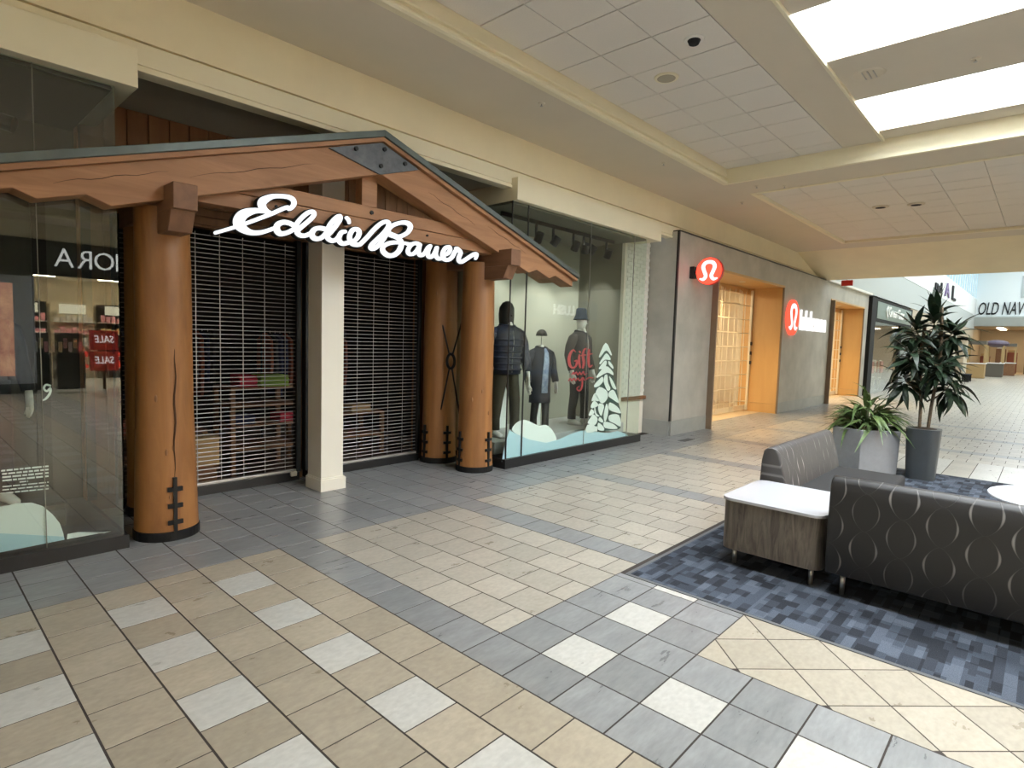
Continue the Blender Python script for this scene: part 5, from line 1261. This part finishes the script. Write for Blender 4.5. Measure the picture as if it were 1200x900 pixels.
for k, x in enumerate((3.2, 5.0, 6.8, 8.4)):
    tag(add('ceiling_lamp', box(x-.35, YO-3.2, 3.2, x+.35, YO-.8, 3.249), emitter('store_panel', (1, .86, .62), 70)), 'glowing ceiling panel in the store across the corridor', 'light', 'panels in the store across the corridor')
M['poster'] = mat('warm_poster', (0.85, 0.50, 0.30), 0.5, col2=(0.30, 0.06, 0.07), scale=1.6)
_n = M['poster'].node_tree; _b = _n.nodes['Principled BSDF']; _b.inputs['Emission Strength'].default_value = 2.2
_n.links.new(_b.inputs['Base Color'].links[0].from_socket, _b.inputs['Emission Color'])     # a backlit poster box
t = thing('poster_panel', 'tall warm toned poster panel on the store across the corridor', 'poster', (1.7, YO, .2))
add('poster_frame', box(.7, YO+.0, .25, 2.62, YO+.03, 2.95), mat('silver_grey', (.42, .45, .50), .5), t); add('poster_print', box(.8, YO+.03, .45, 2.2, YO+.035, 2.75), 'poster', t)
rnd = random.Random(5)
M['gold'] = mat('gold_pack', (.75, .55, .25), .3, .6); M['blackgloss'] = mat('black_gloss', (.015, .015, .015), .15)
for k in range(5):
    x = 3.0+1.25*k
    t = thing('store_shelf', ('beige' if k % 2 else 'black')+' product shelf bay in the store across the corridor', 'shelf', (x, YO-4.2, 0), 0, 'product bays across the corridor')
    add('bay_back', box(x-.58, YO-4.9, 0.002, x+.58, YO-4.8, 2.5), 'beige_in' if k % 2 else 'blackgloss', t); add('bay_header', box(x-.35, YO-4.8, 2.15, x+.35, YO-4.7, 2.45), emitter('bay_header', (1, .90, .62), 3.0), t)
    for j in range(5):
        add('bay_shelf', box(x-.56, YO-4.8, .35+.38*j, x+.56, YO-4.45, .37+.38*j), 'white', t)
        add('products', [m_ for m_ in [MB()] for q in range(7) if not m_.box(x-.5+.15*q, YO-4.7, .37+.38*j, x-.5+.15*q+.10, YO-4.55, .37+.38*j+rnd.uniform(.1, .26)) is None][-1], rnd.choice(['gold', 'pink', 'redpaint', 'shirt_white', 'blackgloss']), t)
for k, (x, m_, lab) in enumerate(((2.75, 'blackgloss', 'black'), (3.5, 'blackgloss', 'glossy dark'), (5.6, 'gold', 'gold'), (7.2, 'shirt_white', 'white'))):
    t = thing('product_stand', lab+' product stand inside the store across the corridor', 'stand', (x, YO-1.2, 0))
    add('stand_body', box(x-.32, YO-1.5, .002, x+.32, YO-.9, 1.0), m_, t, bevel=.02); add('stand_rack', box(x-.28, YO-1.4, 1.0, x+.28, YO-1.0, 1.55), 'blackgloss', t, bevel=.02)
    for q in range(5): add('pack', box(x-.26+.11*q, YO-1.0, 1.02+.1*(q % 2), x-.26+.11*q+.08, YO-.95, 1.3+.1*(q % 2)), ['gold', 'pink', 'shirt_white'][q % 3], t)
for k, z in enumerate((.52, 1.10)):
    t = thing('sale_card', ['lower', 'upper'][k]+' red sale card with white letters in the store across the corridor', 'card', (4.15, YO-.4, z))
    add('card_panel', box(3.83, YO-.45, z, 4.5, YO-.42, z+.54), 'redpaint', t); add('card_text', text_mesh('SALE', .46, .2, .01, (4.40, YO-.42, z+.2), -XP, ZP, shear=.15, bold=.01), 'store_letter', t)
    add('card_post', box(4.13, YO-.49, .002, 4.2, YO-.451, z+.5), 'blackgloss', t)
# second sign further along
t = thing('store_sign', 'white store letters over the lit shopfront far across the corridor', 'sign', (24.3, YO, 3.1))
add('sign_band', box(21.4, YO-.2, 2.9, 27.4, YO, 3.9), 'court_grey', t)
add('lettering', text_mesh('LUSH', 1.75, .52, .06, (25.15, YO+.03, 3.10), -XP, ZP, bold=.02), emitter('store_letter2', (1, 1, 1), 3), t)
struct('wall_opposite_far', MB().box(21.3, YO-3.1, 0, 27.5, YO-3, 3.9).box(21.2, YO-3.1, 0, 21.3, YO-.2, 3.9).box(27.5, YO-3.1, 0, 27.6, YO-.2, 3.9).box(21.2, YO-3.1, 3.3, 27.6, YO-.2, 3.4), 'offwhite')
tag(add('ceiling_lamp', box(22.5, YO-2.2, 3.2, 26.3, YO-1.2, 3.28), emitter('store_panel3', (1, .95, .85), 8)), 'glowing ceiling panel in the store far across the corridor', 'light')
bpy.context.view_layer.update()
